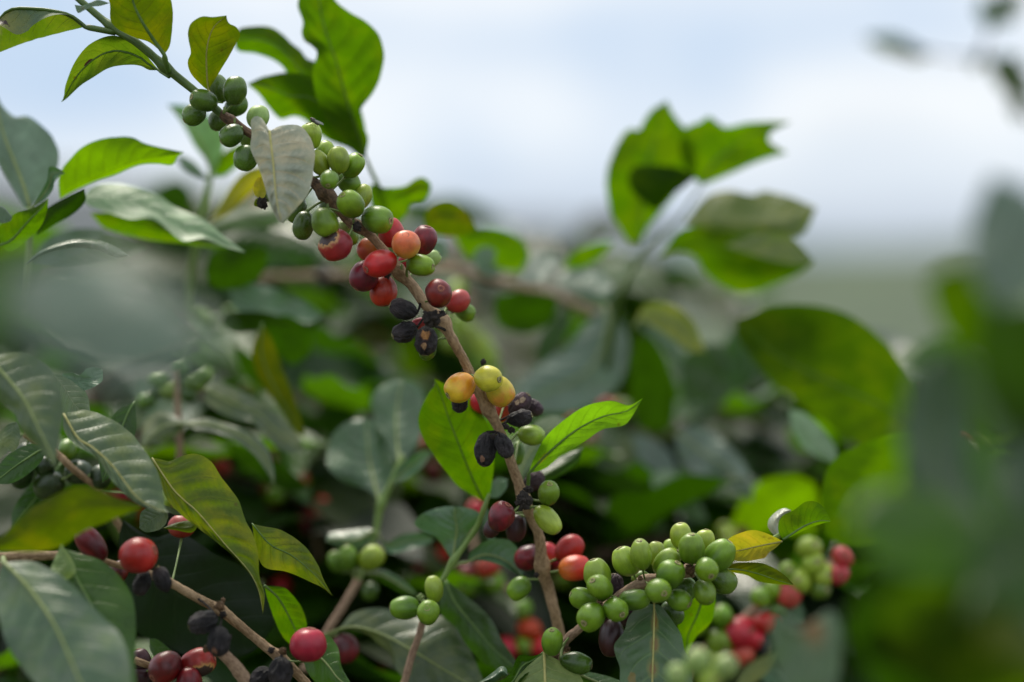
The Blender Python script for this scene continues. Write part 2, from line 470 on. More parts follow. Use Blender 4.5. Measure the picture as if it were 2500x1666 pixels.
cherry_mat('yellow', (.72, .30, .01), (.72, .46, .015), blush=(.80, .24, .02), blush_amt=.45, streak=.2)
cherry_mat('ygreen', (.40, .40, .015), (.55, .52, .03), streak=.2)
cherry_mat('yelmix', (.42, .36, .01), (.80, .28, .04), blush=(.6, .45, .01), blush_amt=.6, streak=.15)
cherry_mat('black', (.012, .010, .011), (.048, .038, .040), streak=.1, rough=.48, coat=0, wrinkle=1)
cherry_mat('purple', (.04, .018, .026), (.085, .045, .06), streak=.1, rough=.5, coat=.1, wrinkle=1)
cherry_mat('red_scorched', (.24, .012, .012), (.36, .02, .012), patches=[((.62, -.52, .15), .62, (.05, .022, .018), (.55, .32, .10))])
cherry_mat('black_torn', (.015, .010, .010), (.03, .02, .02), rough=.55, coat=0, wrinkle=1,
           patches=[((.1, -.85, .42), .26, (.60, .34, .16), (.14, .05, .03)), ((.1, -.8, -.42), .42, (.62, .28, .08), (.14, .05, .03)), ((.05, -.62, -.78), .30, (.02, .012, .01), None)])
cherry_mat('purple_split', (.05, .025, .03), (.10, .055, .07), rough=.5, coat=.1, wrinkle=1,
           patches=[((-.1, -.7, .5), .26, (.78, .62, .42), (.12, .05, .04)), ((-.35, -.85, .15), .24, (.8, .64, .45), (.12, .05, .04))])
cherry_mat('black_spot', (.012, .010, .011), (.028, .022, .024), rough=.55, coat=0, wrinkle=1,
           patches=[((.2, -.7, .62), .25, (.38, .18, .11), None)])
SCAR_RED = {'red', 'pink', 'dred', 'maroon', 'orange', 'ored', 'oredk', 'red_scorched'}
DRY = {'black', 'purple', 'black_torn', 'purple_split', 'black_spot'}

# ------------------------------------------------------------------ cherries
def cherry_mesh(kind, variant):
    key = ('cm', kind, variant)
    if key in MATS: return MATS[key]
    rnd = random.Random(variant * 17 + 3)
    nu, nv = 36, 24
    dry = kind in DRY
    e = rnd.uniform(.86, 1.0); fl = rnd.uniform(.90, .98); off = rnd.uniform(0, 9)
    sq = rnd.uniform(-.08, .10)
    vs, fs = [], []
    for j in range(nv + 1):
        t = math.pi * j / nv
        z = -math.cos(t)
        r = math.sin(t) ** e
        r *= 1 + sq * z
        if not dry:
            z -= .05 * max(0, (z - .86) / .14) ** 2      # flattened at the scar
        for i in range(nu):
            a = 2 * math.pi * i / nu
            rr = r * (1 - .03 * math.exp(-((a - 1.2) / .22) ** 2) - .03 * math.exp(-((a - 4.3) / .22) ** 2))
            p = Vector((math.cos(a) * rr, math.sin(a) * rr * fl, z))
            if dry:
                q = Vector((math.cos(a) * 2.2, math.sin(a) * 2.2, z * .9 + off))
                w = abs(noise.noise(q * 1.3)) * .42 + abs(noise.noise(q * 2.9)) * .20
                p *= 1 - w * (0.35 + .65 * math.sin(t))
            else:
                p *= 1 + .075 * noise.noise(p * 1.1 + Vector((off, 0, 0)))
            vs.append(p)
    for j in range(nv):
        for i in range(nu):
            i2 = (i + 1) % nu
            fs.append((j * nu + i, j * nu + i2, (j + 1) * nu + i2, (j + 1) * nu + i))
    me = bpy.data.meshes.new('cherry')
    me.from_pydata([tuple(v) for v in vs], [], fs)
    for p in me.polygons: p.use_smooth = True
    me.materials.append(MATS[kind])
    MATS[key] = me
    return me

def scar_mesh(red):
    key = ('scar', red)
    if key in MATS: return MATS[key]
    vs, fs, mi = [], [], []
    prof = [(.215, -.035), (.205, .012), (.165, .028), (.125, .010), (.10, .004), (.07, .012), (.045, .002), (.0, -.02)]
    nu = 24
    for r, z in prof:
        for i in range(nu):
            a = 2 * math.pi * i / nu
            k = 1 + .08 * math.sin(a * 3 + r * 20)
            vs.append((math.cos(a) * r * k, math.sin(a) * r * k, z))
    for j in range(len(prof) - 1):
        for i in range(nu):
            i2 = (i + 1) % nu
            fs.append((j * nu + i, j * nu + i2, (j + 1) * nu + i2, (j + 1) * nu + i))
            mi.append((1, 0, 0, 1, 0, 1, 1)[j])
    me = bpy.data.meshes.new('fruit_scar')
    me.from_pydata(vs, [], fs)
    me.materials.append(MATS['scar_ring_red' if red else 'scar_ring'])
    me.materials.append(MATS['scar_pit'])
    for p, q in zip(me.polygons, mi):
        p.use_smooth = True; p.material_index = q
    MATS[key] = me
    return me

CN = [0]
CH_WORDS = {'green': 'green', 'dgreen': 'dark green', 'shade': 'shade-darkened green', 'lgreen': 'light green', 'pgreen': 'pale green', 'red': 'red', 'pink': 'pinkish red',
            'dred': 'dark red', 'maroon': 'dark maroon', 'orange': 'orange pink', 'ored': 'orange red', 'oredk': 'dull orange', 'yellow': 'orange yellow',
            'ygreen': 'yellow green', 'yelmix': 'yellow with orange blush', 'black': 'dried black', 'purple': 'shrivelled purple',
            'red_scorched': 'red with a black scorched patch', 'black_torn': 'dried black with torn orange patches',
            'purple_split': 'dried purple split open to a cream bean', 'black_spot': 'dried black with a small brown patch'}
def cherry(parent, x, y, ln, wd, kind, ang=None, tilt=None, d=FD, stalk=True, scar=True, label=True):
    """one coffee cherry; ang/tilt: where its scar end points (deg, 90 = up in the picture, tilt towards the lens)"""
    CN[0] += 1
    rnd = random.Random(CN[0] * 31)
    pos = W(x, y, d)
    st = STEMS.get(parent.name)
    near = min(st, key=lambda q: (q - pos).length) if st else pos + Vector((0, 0, .02))
    away = pos - near
    if ang is None:
        if away.length < 1e-5: away = Vector((0, -1, 0))
        dv = away.normalized() * .8 + Vector((rnd.uniform(-.35, .35), rnd.uniform(-.5, .25), rnd.uniform(-.3, .3)))
        dv.normalize()
    else:
        tl = R(tilt if tilt is not None else 15)
        dv = Vector((math.cos(R(ang)) * math.cos(tl), -math.sin(tl), math.sin(R(ang)) * math.cos(tl)))
    q = dv.to_track_quat('Z', 'Y')
    if kind not in ('red_scorched', 'black_torn', 'purple_split', 'black_spot'):
        q = q @ Quaternion((0, 0, 1), rnd.uniform(0, 6.28))
    else:                                              # turn local -Y towards the lens
        m = q.to_matrix()
        a = math.atan2((m.transposed() @ Vector((0, -1, 0))).x, -(m.transposed() @ Vector((0, -1, 0))).y)
        q = q @ Quaternion((0, 0, 1), a)
    s = K * d / 2
    mat = Matrix.Translation(pos) @ q.to_matrix().to_4x4() @ Matrix.Diagonal((wd * s * 1.12, wd * s * 1.09, ln * s * 1.10, 1))
    o = bpy.data.objects.new('cherry', cherry_mesh(kind, rnd.randrange(6)))
    C.objects.link(o)
    o.parent = parent
    o.matrix_local = WM[parent.name].inverted() @ mat
    WM[o.name] = mat
    if label: o['label'] = CH_WORDS[kind] + ' coffee cherry'
    if scar:
        so = bpy.data.objects.new('fruit_scar', scar_mesh(kind in SCAR_RED))
        C.objects.link(so); so.parent = o
        so.location = (0, 0, .945 if kind not in DRY else .93)
        so.scale = (1.22, 1.22, 1.5 * wd / ln)
    if stalk and st:
        inv = mat.inverted()
        p0 = Vector((0, 0, -.93)); p3 = inv @ near
        pm = p0.lerp(p3, .5) + Vector((0, 0, -.12))
        pts = catmull([p0, pm, p3], 7)
        # radii in local units of the cherry
        rw = 5.0 / wd
        v, f, u = tube_geo(pts, [rw * 1.3, rw, rw * .9, rw * .9, rw * .9, rw, rw * 1.2], 8)
        k = mesh_obj('stalk', v, f, MATS['crust'] if kind in DRY else MATS['stalk_green'])
        k.parent = o
    return o

# ------------------------------------------------------------------ leaves
def leaf(parent, base, tip, L, Rr, M=None, d=FD, mat='leaf_green', side='top', fold=0, arch=0, dz=(0, 0), wave=.8,
         nwave=9, stalk=None, rib=None, label=None, nu=36, nv=7, ripple=1.0, ribr=1.0, seed=None, dL=0, dR=0, tilt=None):
    """a blade lofted between its two margins and its midrib; photo positions, depth d (m) with mm offsets:
    dz along base..tip, fold = both margins away from (+) or towards (-) the lens, dL/dR each margin alone, arch = mid-length bulge"""
    CN[0] += 1
    seed = CN[0] if seed is None else seed
    v2 = lambda p: Vector((p[0], p[1], 0))
    b, t = v2(base), v2(tip)
    Ls = catmull([b] + [v2(p) for p in L] + [t], nu)
    Rs = catmull([b] + [v2(p) for p in Rr] + [t], nu)
    if M is None:
        Ms = [(l + r) / 2 for l, r in zip(Ls, Rs)]
    else:
        Ms = catmull([b] + [v2(p) for p in M] + [t], nu)
    px = K * d
    wid = max((l - r).length for l, r in zip(Ls, Rs)) * px * 1000 / 2          # half width, mm
    tilt = (.5 if side == 'top' else -.38) if tilt is None else tilt
    vs, us, fs = [], [], []
    cols = 2 * nv + 1
    ph0 = (seed * 1.7) % 6.28
    for i in range(nu):
        u = i / (nu - 1)
        env = math.sin(math.pi * min(1, u * 1.0)) ** .6 if 0 < u < 1 else 0
        zc = dz[0] * (1 - u) + dz[1] * u - arch * math.sin(math.pi * u)
        for j in range(-nv, nv + 1):
            v = j / nv
            a = abs(v)
            E = Ls[i] if v < 0 else Rs[i]
            p = Ms[i].lerp(E, a)
            side_d = dL if v < 0 else dR
            z = zc + (fold + side_d) * env * a ** 1.4
            z += wave * (.6 + .035 * wid) * env * (a ** 2) * math.sin(u * nwave * 1.9 + ph0 + (1.1 if v > 0 else 0)) * min(1, wid / 8)
            z += ripple * min(1.6, .45 + .028 * wid) * env * math.sin(2 * math.pi * (u * 9 - a ** 1.3 * 1.7)) * a * (1 - a) * 2.2 * min(1, wid / 7)
            z += .17 * wid * env * noise.noise(Vector((u * 3.4 + seed, v * 1.3, 0)))
            jit = 1 + (.018 * noise.noise(Vector((u * 14, seed * 3.1, v * 2))) * a)
            p = Ms[i].lerp(p, jit) if a else p
            tz = tilt * (base[1] - p.y) * px * 1000
            z += 30 * math.tanh(tz / 30)
            vs.append(W(p.x, p.y, d + z / 1000)); us.append((u, (v + 1) / 2))
    for i in range(nu - 1):
        for j in range(cols - 1):
            fs.append((i * cols + j, i * cols + j + 1, (i + 1) * cols + j + 1, (i + 1) * cols + j))
    # orientation
    nrm = Vector()
    for f in fs[::5]:
        nrm += (vs[f[2]] - vs[f[0]]).cross(vs[f[3]] - vs[f[1]])
    facing = nrm.y < 0
    if facing != (side == 'top'):
        fs = [f[::-1] for f in fs]
    o = mesh_obj('leaf', vs, fs, MATS[mat], parent, us)
    if label: o['label'] = label
    WM[o.name] = Matrix.Identity(4)
    if rib is not False:
        rib = rib or ('midrib_pale' if mat in ('leaf_pale', 'leaf_grey', 'leaf_dusty', 'leaf_green') else 'midrib_green')
        pts, rad = [], []
        off = -.0001
        if stalk:
            sp = [W(p[0], p[1], p[2] if len(p) > 2 else d + dz[0] / 1000) for p in stalk]
            sp = catmull(sp + [W(base[0], base[1], d + dz[0] / 1000 + off)], 8)[:-1]
            pts += sp; rad += [.00085 * ribr] * len(sp)
        for i in range(0, nu, 2):
            u = i / (nu - 1)
            p = vs[i * cols + nv]
            pts.append(p + Vector((0, off, 0)))
            rad.append((.00050 * (1 - u) ** .8 + .00012) * ribr)
        v, f, uu = tube_geo(pts, rad, 8)
        mo = mesh_obj('midrib', v, f, MATS[rib])
        mo.parent = o
        lm = o.matrix_parent_inverse if o.parent else Matrix()
    return o

def crust(parent, name, x, y, r, d=FD, mat='crust', seed=1, squash=(1, 1, 1)):
    """a crumpled dry clump"""
    import bmesh
    bm = bmesh.new()
    bmesh.ops.create_icosphere(bm, subdivisions=4, radius=1)
    for v in bm.verts:
        q = v.co * 1.6 + Vector((seed * 3.3, 0, 0))
        k = .55 + .9 * abs(noise.noise(q)) + .6 * abs(noise.noise(q * 2.4)) + .2 * noise.noise(q * 6)
        v.co = Vector((v.co.x * squash[0], v.co.y * squash[1], v.co.z * squash[2])) * k * r * K * d
    me = bpy.data.meshes.new(name); bm.to_mesh(me); bm.free()
    me.materials.append(MATS[mat])
    for p in me.polygons: p.use_smooth = True
    o = bpy.data.objects.new(name, me); C.objects.link(o)
    o.parent = parent
    o.matrix_local = WM[parent.name].inverted() @ Matrix.Translation(W(x, y, d))
    return o

# ================================================================== setting
def grid_obj(name, x0, x1, y0, y1, nx, ny, fn, mat):
    vs, fs = [], []
    for j in range(ny + 1):
        for i in range(nx + 1):
            x = x0 + (x1 - x0) * i / nx
            y = y0 + (y1 - y0) * (j / ny) ** 2
            vs.append((x, y, fn(x, y)))
    for j in range(ny):
        for i in range(nx):
            a = j * (nx + 1) + i
            fs.append((a, a + 1, a + nx + 2, a + nx + 1))
    o = mesh_obj(name, vs, fs, mat)
    o['kind'] = 'structure'
    return o
simple_mat('soil', (.045, .05, .03), (.10, .105, .07), .95, .5, .6, .02)
simple_mat('hill_near', (.014, .034, .010), (.095, .135, .065), .95, .035, .3, .5)
simple_mat('hill_far', (.04, .055, .065), (.09, .105, .115), .95, .008, .3, .5)  # blue-grey distance haze put into the hill colour
grid_obj('ground', -900, 900, -30, 1500, 60, 60, lambda x, y: .03 * noise.noise(Vector((x * .3, y * .3, 0))) if y < 60 else -.5, MATS['soil'])
def hillz(x, y):
    t = max(0, min(1, (y - 60) / 440))
    s = x / y * 5.9
    el = .0395 + .0035 * s + .006 * noise.noise(Vector((s * 1.6 + 3, 1, 0))) + .002 * noise.noise(Vector((s * 9, y / 90, 0)))
    return (1.45 + el * y) * t ** 1.2 * (1 if y < 500 else max(0, 1 - (y - 500) / 200) ** .5)
grid_obj('near_hills', -700, 700, 60, 700, 70, 50, lambda x, y: hillz(x, y) - 1 , MATS['hill_near'])
def farz(x, y):
    t = max(0, min(1, (y - 1100) / 1000))
    s = x / y * 5.9            # across the view, -1 .. 1
    el = .052 - .020 * s + .006 * noise.noise(Vector((s * 2.2, 0, 3))) + .0015 * noise.noise(Vector((s * 12, 0, 5)))
    return el * 2100 * t * (1 if y < 2100 else max(0, 1 - (y - 2100) / 1200) ** .5) - 3
grid_obj('far_hills', -1500, 1500, 1100, 3200, 90, 30, farz, MATS['hill_far'])

# ================================================================== the long fruiting branch
B = thing('coffee_branch', 'long fruiting coffee branch slanting across the centre, cherries of every colour', 'coffee branch', W(1365, 1542, 1.10))
stem(B, 'green_shoot', [(150, -40, 1.075, 7), (194, 0, 1.07, 8), (274, 67, 1.065, 9), (337, 107, 1.06, 10), (415, 174, 1.06, 10.5), (477, 224, 1.06, 10), (545, 283, 1.06, 10)], MATS['shoot'],
     nodes=[(280, 72, .35), (412, 172, .4)], rough=.05)
stem(B, 'woody_stem', [(530, 271, 1.06, 9), (561, 293, 1.06, 11.5), (612, 328, 1.06, 9.5), (690, 385, 1.06, 10), (762, 442, 1.06, 12), (793, 470, 1.06, 17), (818, 495, 1.06, 15), (849, 537, 1.06, 11), (880, 557, 1.06, 12.5), (919, 590, 1.06, 11),
     (973, 662, 1.062, 14), (1009, 701, 1.062, 13), (1037, 742, 1.062, 12.5), (1080, 786, 1.064, 15), (1102, 825, 1.064, 12.5), (1137, 888, 1.067, 11.5), (1160, 940, 1.07, 12), (1188, 990, 1.073, 15), (1218, 1049, 1.077, 12), (1241, 1111, 1.08, 12.5),
     (1269, 1189, 1.085, 13), (1285, 1235, 1.087, 14), (1300, 1270, 1.09, 13), (1316, 1310, 1.09, 13), (1325, 1390, 1.095, 16), (1340, 1440, 1.10, 14), (1352, 1487, 1.10, 13), (1366, 1545, 1.105, 13), (1385, 1640, 1.11, 14), (1400, 1760, 1.12, 15)],
     MATS['bark_main'], nodes=[(561, 293, .25), (793, 470, .25), (868, 552, .35), (975, 662, .35), (1080, 786, .35), (1160, 935, .2), (1192, 1000, .25), (1283, 1225, .3), (1326, 1395, .25)], n=300, rough=.13)
# -- top cluster, dark green
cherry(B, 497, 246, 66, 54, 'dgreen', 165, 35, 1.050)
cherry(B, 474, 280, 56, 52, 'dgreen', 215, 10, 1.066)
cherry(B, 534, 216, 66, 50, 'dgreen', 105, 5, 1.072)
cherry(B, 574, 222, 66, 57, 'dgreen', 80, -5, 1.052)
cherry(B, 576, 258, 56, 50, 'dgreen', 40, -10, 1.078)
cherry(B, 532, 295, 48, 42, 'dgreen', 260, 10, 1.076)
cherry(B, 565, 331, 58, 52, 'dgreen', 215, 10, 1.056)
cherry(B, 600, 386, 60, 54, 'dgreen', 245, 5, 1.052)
cherry(B, 630, 286, 54, 54, 'pgreen', 80, -20, 1.066)
cherry(B, 608, 340, 50, 44, 'green', 300, -20, 1.085)
# -- pale green cluster
cherry(B, 759, 332, 60, 50, 'lgreen', 100, 10, 1.062)
cherry(B, 793, 369, 48, 44, 'lgreen', 60, 0, 1.075)
cherry(B, 780, 398, 60, 44, 'lgreen', 115, 0, 1.058)
cherry(B, 827, 391, 62, 50, 'lgreen', 95, 0, 1.055)
cherry(B, 862, 405, 62, 48, 'green', 55, 10, 1.062)
cherry(B, 852, 445, 56, 48, 'green', 320, -10, 1.072)
cherry(B, 804, 438, 50, 42, 'green', 265, 50, 1.044)
cherry(B, 884, 481, 60, 46, 'lgreen', 70, -10, 1.072)
cherry(B, 856, 499, 70, 58, 'green', 130, 40, 1.046)
cherry(B, 921, 536, 76, 62, 'green', -8, 30, 1.052)
cherry(B, 741, 551, 66, 50, 'dgreen', 260, 0, 1.062)
cherry(B, 793, 543, 70, 62, 'green', 290, 10, 1.046)
cherry(B, 726, 515, 60, 44, 'dgreen', 240, -10, 1.075)
cherry(B, 806, 508, 56, 50, 'dgreen', 290, -20, 1.085)
cherry(B, 841, 552, 32, 28, 'pgreen', 200, 0, 1.07)
cherry(B, 655, 470, 50, 42, 'dgreen', 220, 0, 1.08)
cherry(B, 857, 575, 46, 34, 'green', 280, 0, 1.085)
# -- reds
cherry(B, 819, 599, 76, 70, 'red_scorched', 215, 8, 1.048)
cherry(B, 906, 608, 66, 54, 'oredk', 200, 0, 1.085)
cherry(B, 956, 571, 72, 62, 'red', 100, 0, 1.072)
cherry(B, 1035, 587, 68, 60, 'dred', 75, 10, 1.066)
cherry(B, 991, 598, 68, 64, 'orange', 88, 50, 1.046)
cherry(B, 928, 644, 78, 66, 'red', 205, 28, 1.044)
cherry(B, 889, 674, 72, 68, 'dred', 240, 10, 1.058)
cherry(B, 936, 711, 70, 64, 'red', 275, 0, 1.066)
cherry(B, 1027, 648, 70, 50, 'green', -8, 30, 1.050)
cherry(B, 1050, 634, 52, 40, 'pgreen', 30, 0, 1.085)
cherry(B, 993, 640, 40, 36, 'red', 0, 0, 1.08)
cherry(B, 1071, 717, 68, 63, 'dred', 60, 68, 1.044)
cherry(B, 1117, 736, 60, 50, 'pink', 30, -10, 1.09)
cherry(B, 1137, 763, 46, 40, 'green', -20, 0, 1.10)
cherry(B, 984, 756, 66, 50, 'black', 160, 10, 1.056)
cherry(B, 988, 811, 62, 56, 'black', 200, 15, 1.058)
cherry(B, 1040, 832, 70, 54, 'black_torn', 265, 5, 1.048)
cherry(B, 1022, 790, 34, 26, 'pink', 200, 0, 1.066)
cherry(B, 1044, 856, 46, 42, 'dgreen', 250, 0, 1.066)
# -- yellow cluster
cherry(B, 1123, 946, 74, 64, 'yellow', 215, 22, 1.058)
cherry(B, 1192, 924, 68, 58, 'ygreen', -5, 38, 1.052)
cherry(B, 1220, 955, 74, 62, 'yelmix', 310, 0, 1.068)
cherry(B, 1122, 984, 46, 42, 'black', 270, 0, 1.075)
cherry(B, 1178, 985, 60, 48, 'red', 150, 0, 1.10)
cherry(B, 1226, 1000, 60, 44, 'red', 250, 0, 1.095)
cherry(B, 1302, 995, 50, 42, 'purple', 330, 0, 1.092)
cherry(B, 1269, 988, 66, 46, 'purple_split', 50, 15, 1.082)
cherry(B, 1270, 1022, 60, 42, 'black', 15, 15, 1.074)
cherry(B, 1297, 1062, 62, 52, 'lgreen', -10, 5, 1.086)
cherry(B, 1263, 1108, 54, 32, 'green', 265, 0, 1.098)
cherry(B, 1185, 1098, 80, 52, 'black_spot', 265, 8, 1.066)
cherry(B, 1230, 1088, 64, 44, 'black', 295, 12, 1.062)
cherry(B, 1303, 1175, 56, 44, 'purple', 40, 0, 1.10)
cherry(B, 1340, 1204, 58, 52, 'green', 85, 40, 1.078)
cherry(B, 1337, 1269, 78, 52, 'lgreen', -50, 12, 1.076)
cherry(B, 1223, 1262, 70, 60, 'dred', 60, 20, 1.074)
cherry(B, 1203, 1287, 54, 40, 'maroon', 240, 0, 1.088)
cherry(B, 1260, 1290, 62, 46, 'maroon', 260, 0, 1.094)
# -- lower reds
cherry(B, 1290, 1362, 66, 62, 'dred', 200, 0, 1.11)
cherry(B, 1333, 1354, 56, 46, 'ored', 60, -10, 1.125)
cherry(B, 1390, 1341, 72, 58, 'red', 40, 0, 1.105)
cherry(B, 1403, 1387, 72, 60, 'ored', 10, 5, 1.095)
cherry(B, 1267, 1437, 60, 50, 'green', 225, 0, 1.10)
# -- crusty remains at the nodes
for i, (x, y, r, dd) in enumerate([(872, 554, 11, 1.047), (1054, 778, 22, 1.044), (1279, 1222, 19, 1.068), (1290, 1196, 12, 1.075), (1180, 884, 7, 1.08), (1133, 905, 6, 1.08), (946, 672, 8, 1.047),
                                   (1248, 1050, 9, 1.075), (1236, 1042, 7, 1.068), (1205, 1066, 8, 1.063), (640, 497, 13, 1.058), (1080, 765, 8, 1.047), (1310, 1404, 6, 1.09)]):
    crust(B, 'flower_remnant', x, y, r, dd, seed=i + 1, squash=(1, .8, .9 if i % 2 else 1.1))
for i, (x, y, r, dd) in enumerate([(548, 268, 6, 1.05), (573, 296, 5, 1.048), (800, 505, 5, 1.05), (863, 540, 5, 1.05), (980, 652, 5, 1.05), (965, 640, 6, 1.052)]):
    crust(B, 'bract', x, y, r, dd, mat='stalk_green', seed=i + 20, squash=(.6, .6, 1.4))
# -- its leaves
leaf_mat('leaf_tip', (.16, .22, .15), (.06, .10, .010), (.14, .26, .004), .42, .5, yellow=.3, ycol=(.22, .2, .01), veins=.25,
         spots=[(.82, -.55, .5, (.075, .045, .05), (.30, .30, .10))])
leaf(B, (208, 66), (-40, 140), [(168, 37), (121, 40), (80, 62), (68, 76), (38, 84), (0, 62), (-30, 60)], [(191, 70), (126, 86), (56, 106), (0, 128)],
     M=[(170, 38), (121, 26), (84, 22), (31, 22), (0, 45), (-30, 100)], d=1.066, mat='leaf_tip', side='under', dL=-7, dR=4, stalk=[(282, 80, 1.064), (245, 73, 1.064)], rib='shoot', ribr=1.7,
     label='green leaf curled over with a dead brown patch')
leaf_mat('leaf_holed', (.05, .10, .01), (.06, .10, .010), (.14, .27, .004), .45, .52, yellow=.3, ycol=(.2, .2, .01), veins=.2, spots=[(.62, -.1, .10, (.10, .04, .03), None)])
leaf(B, (388, 172), (149, 250), [(340, 118), (286, 88), (241, 96), (208, 118), (180, 157), (160, 208), (156, 236)], [(376, 172), (362, 171), (342, 161), (309, 159), (267, 166), (230, 188), (196, 210), (163, 241)],
     d=1.068, mat='leaf_holed', side='under', fold=-3, stalk=[(413, 188, 1.06)], rib='midrib_green', dz=(0, 6), label='olive green leaf with a small brown spot')
leaf(B, (401, 134), (330, -60), [(365, 104), (331, 93), (288, 72), (270, 50), (269, 14), (268, -20)], [(415, 110), (421, 60), (421, 15), (405, -20), (370, -50)], M=[(370, 90), (345, 50), (325, 5), (322, -35)],
     d=1.05, mat='leaf_olive', side='under', fold=4, stalk=[(412, 175, 1.058), (405, 155, 1.053)], rib='midrib_green', ribr=1.5)
leaf(B, (268, 8), (182, 12), [(240, 0), (222, 6), (200, 14)], [(245, 15), (225, 17), (205, 26), (190, 32)], d=1.045, mat='leaf_grey', rib=False, label='grey green curled leaf edge')
leaf(B, (509, 222), (553, 38), [(494, 210), (466, 180), (458, 152), (466, 128), (461, 101), (459, 79), (467, 56), (491, 41), (520, 42)], [(515, 210), (541, 168), (570, 118), (586, 87), (578, 67), (560, 58), (554, 46)],
     M=[(505, 180), (505, 120), (520, 70)], d=1.062, mat='leaf_olive', side='under', fold=-4, dz=(0, -6), stalk=[(516, 236, 1.06)], rib='midrib_gold', ribr=.8, label='olive leaf with a ragged eaten edge')
leaf(B, (658, 321), (689, 546), [(642, 292), (625, 284), (612, 298), (615, 330), (611, 362), (628, 402), (642, 440), (658, 495), (675, 534)], [(687, 307), (729, 307), (754, 330), (768, 374), (762, 436), (751, 475), (723, 509)],
     M=[(667, 400), (675, 487)], d=1.034, mat='leaf_pale', fold=9, dz=(2, 2), tilt=.45, ripple=3.6, rib='midrib_gold', stalk=[(655, 326, 1.05)], ribr=.9, label='pale grey green leaf hanging in front of the branch')
MATS['leaf_pale_hero'] = leaf_mat('leaf_pale_hero', (.42, .47, .36), (.42, .46, .34), (.42, .42, .2), .33, .3, yellow=.85, ycol=(.58, .51, .34), veins=.9, vcol=(.72, .60, .36), brown=.25, coat=.2, nv=7)
bpy.data.objects[[o.name for o in B.children if o.name.startswith('leaf')][-1]].data.materials[0] = MATS['leaf_pale_hero']
leaf(B, (1291, 1156), (1569, 973), [(1302, 1122), (1331, 1068), (1373, 1029), (1429, 992), (1491, 979), (1535, 990)], [(1331, 1144), (1373, 1110), (1429, 1077), (1471, 1049), (1519, 1040), (1540, 1022)],
     M=[(1335, 1110), (1400, 1055), (1470, 1018), (1530, 1004)], d=1.085, mat='leaf_bright', side='under', fold=-2, dz=(0, 6), stalk=[(1288, 1200, 1.088)], label='bright yellow green leaf with a yellow spot')
leaf_mat('leaf_spot', (.07, .17, .012), (.08, .18, .015), (.26, .58, .005), .42, .58, veins=.2, spots=[(.13, .0, .12, (.35, .12, .01), (.6, .5, .02))])
bpy.data.objects[[o.name for o in B.children if o.name.startswith('leaf')][-1]].data.materials[0] = MATS['leaf_spot']
leaf(B, (1262, 1190), (1395, 1035), [(1262, 1120), (1285, 1070), (1310, 1030), (1350, 1015), (1380, 1022)], [(1290, 1150), (1330, 1100), (1370, 1065)], d=1.14, mat='leaf_pale', fold=2, label='pale leaf behind the bright leaf')
leaf(B, (1290, 1175), (1425, 1090), [(1330, 1140), (1380, 1110), (1410, 1098)], [(1320, 1180), (1370, 1160), (1410, 1130)], d=1.12, mat='leaf_dark', fold=4)
leaf(B, (622, 478), (637, 432), [(618, 462), (622, 445), (630, 433)], [(640, 486), (650, 470), (645, 448)], d=1.06, mat='leaf_yellow', rib=False, fold=-2, label='tiny withered yellow leaf')
leaf(B, (625, 505), (634, 482), [(620, 500), (624, 488)], [(635, 505), (640, 492)], d=1.06, mat='leaf_olive', rib=False, fold=-2, label='tiny withered yellow leaf')

# fly standing on the pale cherry
F = thing('fly', 'small grey striped fly standing on the topmost pale green cherry', 'fly', W(768, 300, 1.055))
simple_mat('fly_body', (.02, .018, .015), (.16, .15, .12), .5, 2500, .3)
simple_mat('fly_eye', (.06, .012, .01), (.09, .02, .015), .3, 900, .1)
simple_mat('fly_leg', (.02, .015, .01), (.05, .04, .03), .6, 900, .1)
mw, tw = newmat('fly_wing'); gw = G(tw)
ow = gw.n('ShaderNodeOutputMaterial'); b1 = gw.n('ShaderNodeBsdfPrincipled'); b1.inputs['Base Color'].default_value = (.5, .5, .48, 1); b1.inputs['Roughness'].default_value = .25
b2 = gw.n('ShaderNodeBsdfTransparent'); m2 = gw.n('ShaderNodeMixShader'); m2.inputs[0].default_value = .65
gw.l(b1.outputs[0], m2.inputs[1]); gw.l(b2.outputs[0], m2.inputs[2]); gw.l(m2.outputs[0], ow.inputs[0])
def ell(name, x, y, rx, rz, rot, mat, d, ry=None, parent=F):
    vs, fs = [], []
    nu, nv = 16, 10
    c = W(x, y, d); s = K * d
    for j in range(nv + 1):
        t = math.pi * j / nv
        for i in range(nu):
            a = 2 * math.pi * i / nu
            p = Vector((rx * math.cos(t), (ry or rz) * math.sin(t) * math.sin(a), rz * math.sin(t) * math.cos(a)))
            p = Matrix.Rotation(-R(rot), 3, 'Y') @ p
            vs.append(c + p * s)
    for j in range(nv):
        for i in range(nu):
            i2 = (i + 1) % nu
            fs.append((j * nu + i, j * nu + i2, (j + 1) * nu + i2, (j + 1) * nu + i))
    return mesh_obj(name, vs, fs, mat, parent)
ell('thorax', 765, 294, 7.2, 5.6, -35, MATS['fly_body'], 1.055)
ell('abdomen', 773, 300, 8.4, 4.8, -35, MATS['fly_body'], 1.055)
ell('head', 760, 290, 3.1, 3.4, -35, MATS['fly_body'], 1.055)
ell('eye', 759.5, 289.5, 1.7, 2.0, -35, MATS['fly_eye'], 1.0535, ry=1)
ell('wing', 779, 299, 13, 2.8, -28, mw, 1.0535, ry=.3)
ell('wing', 778, 298, 13, 2.6, -22, mw, 1.0575, ry=.3)
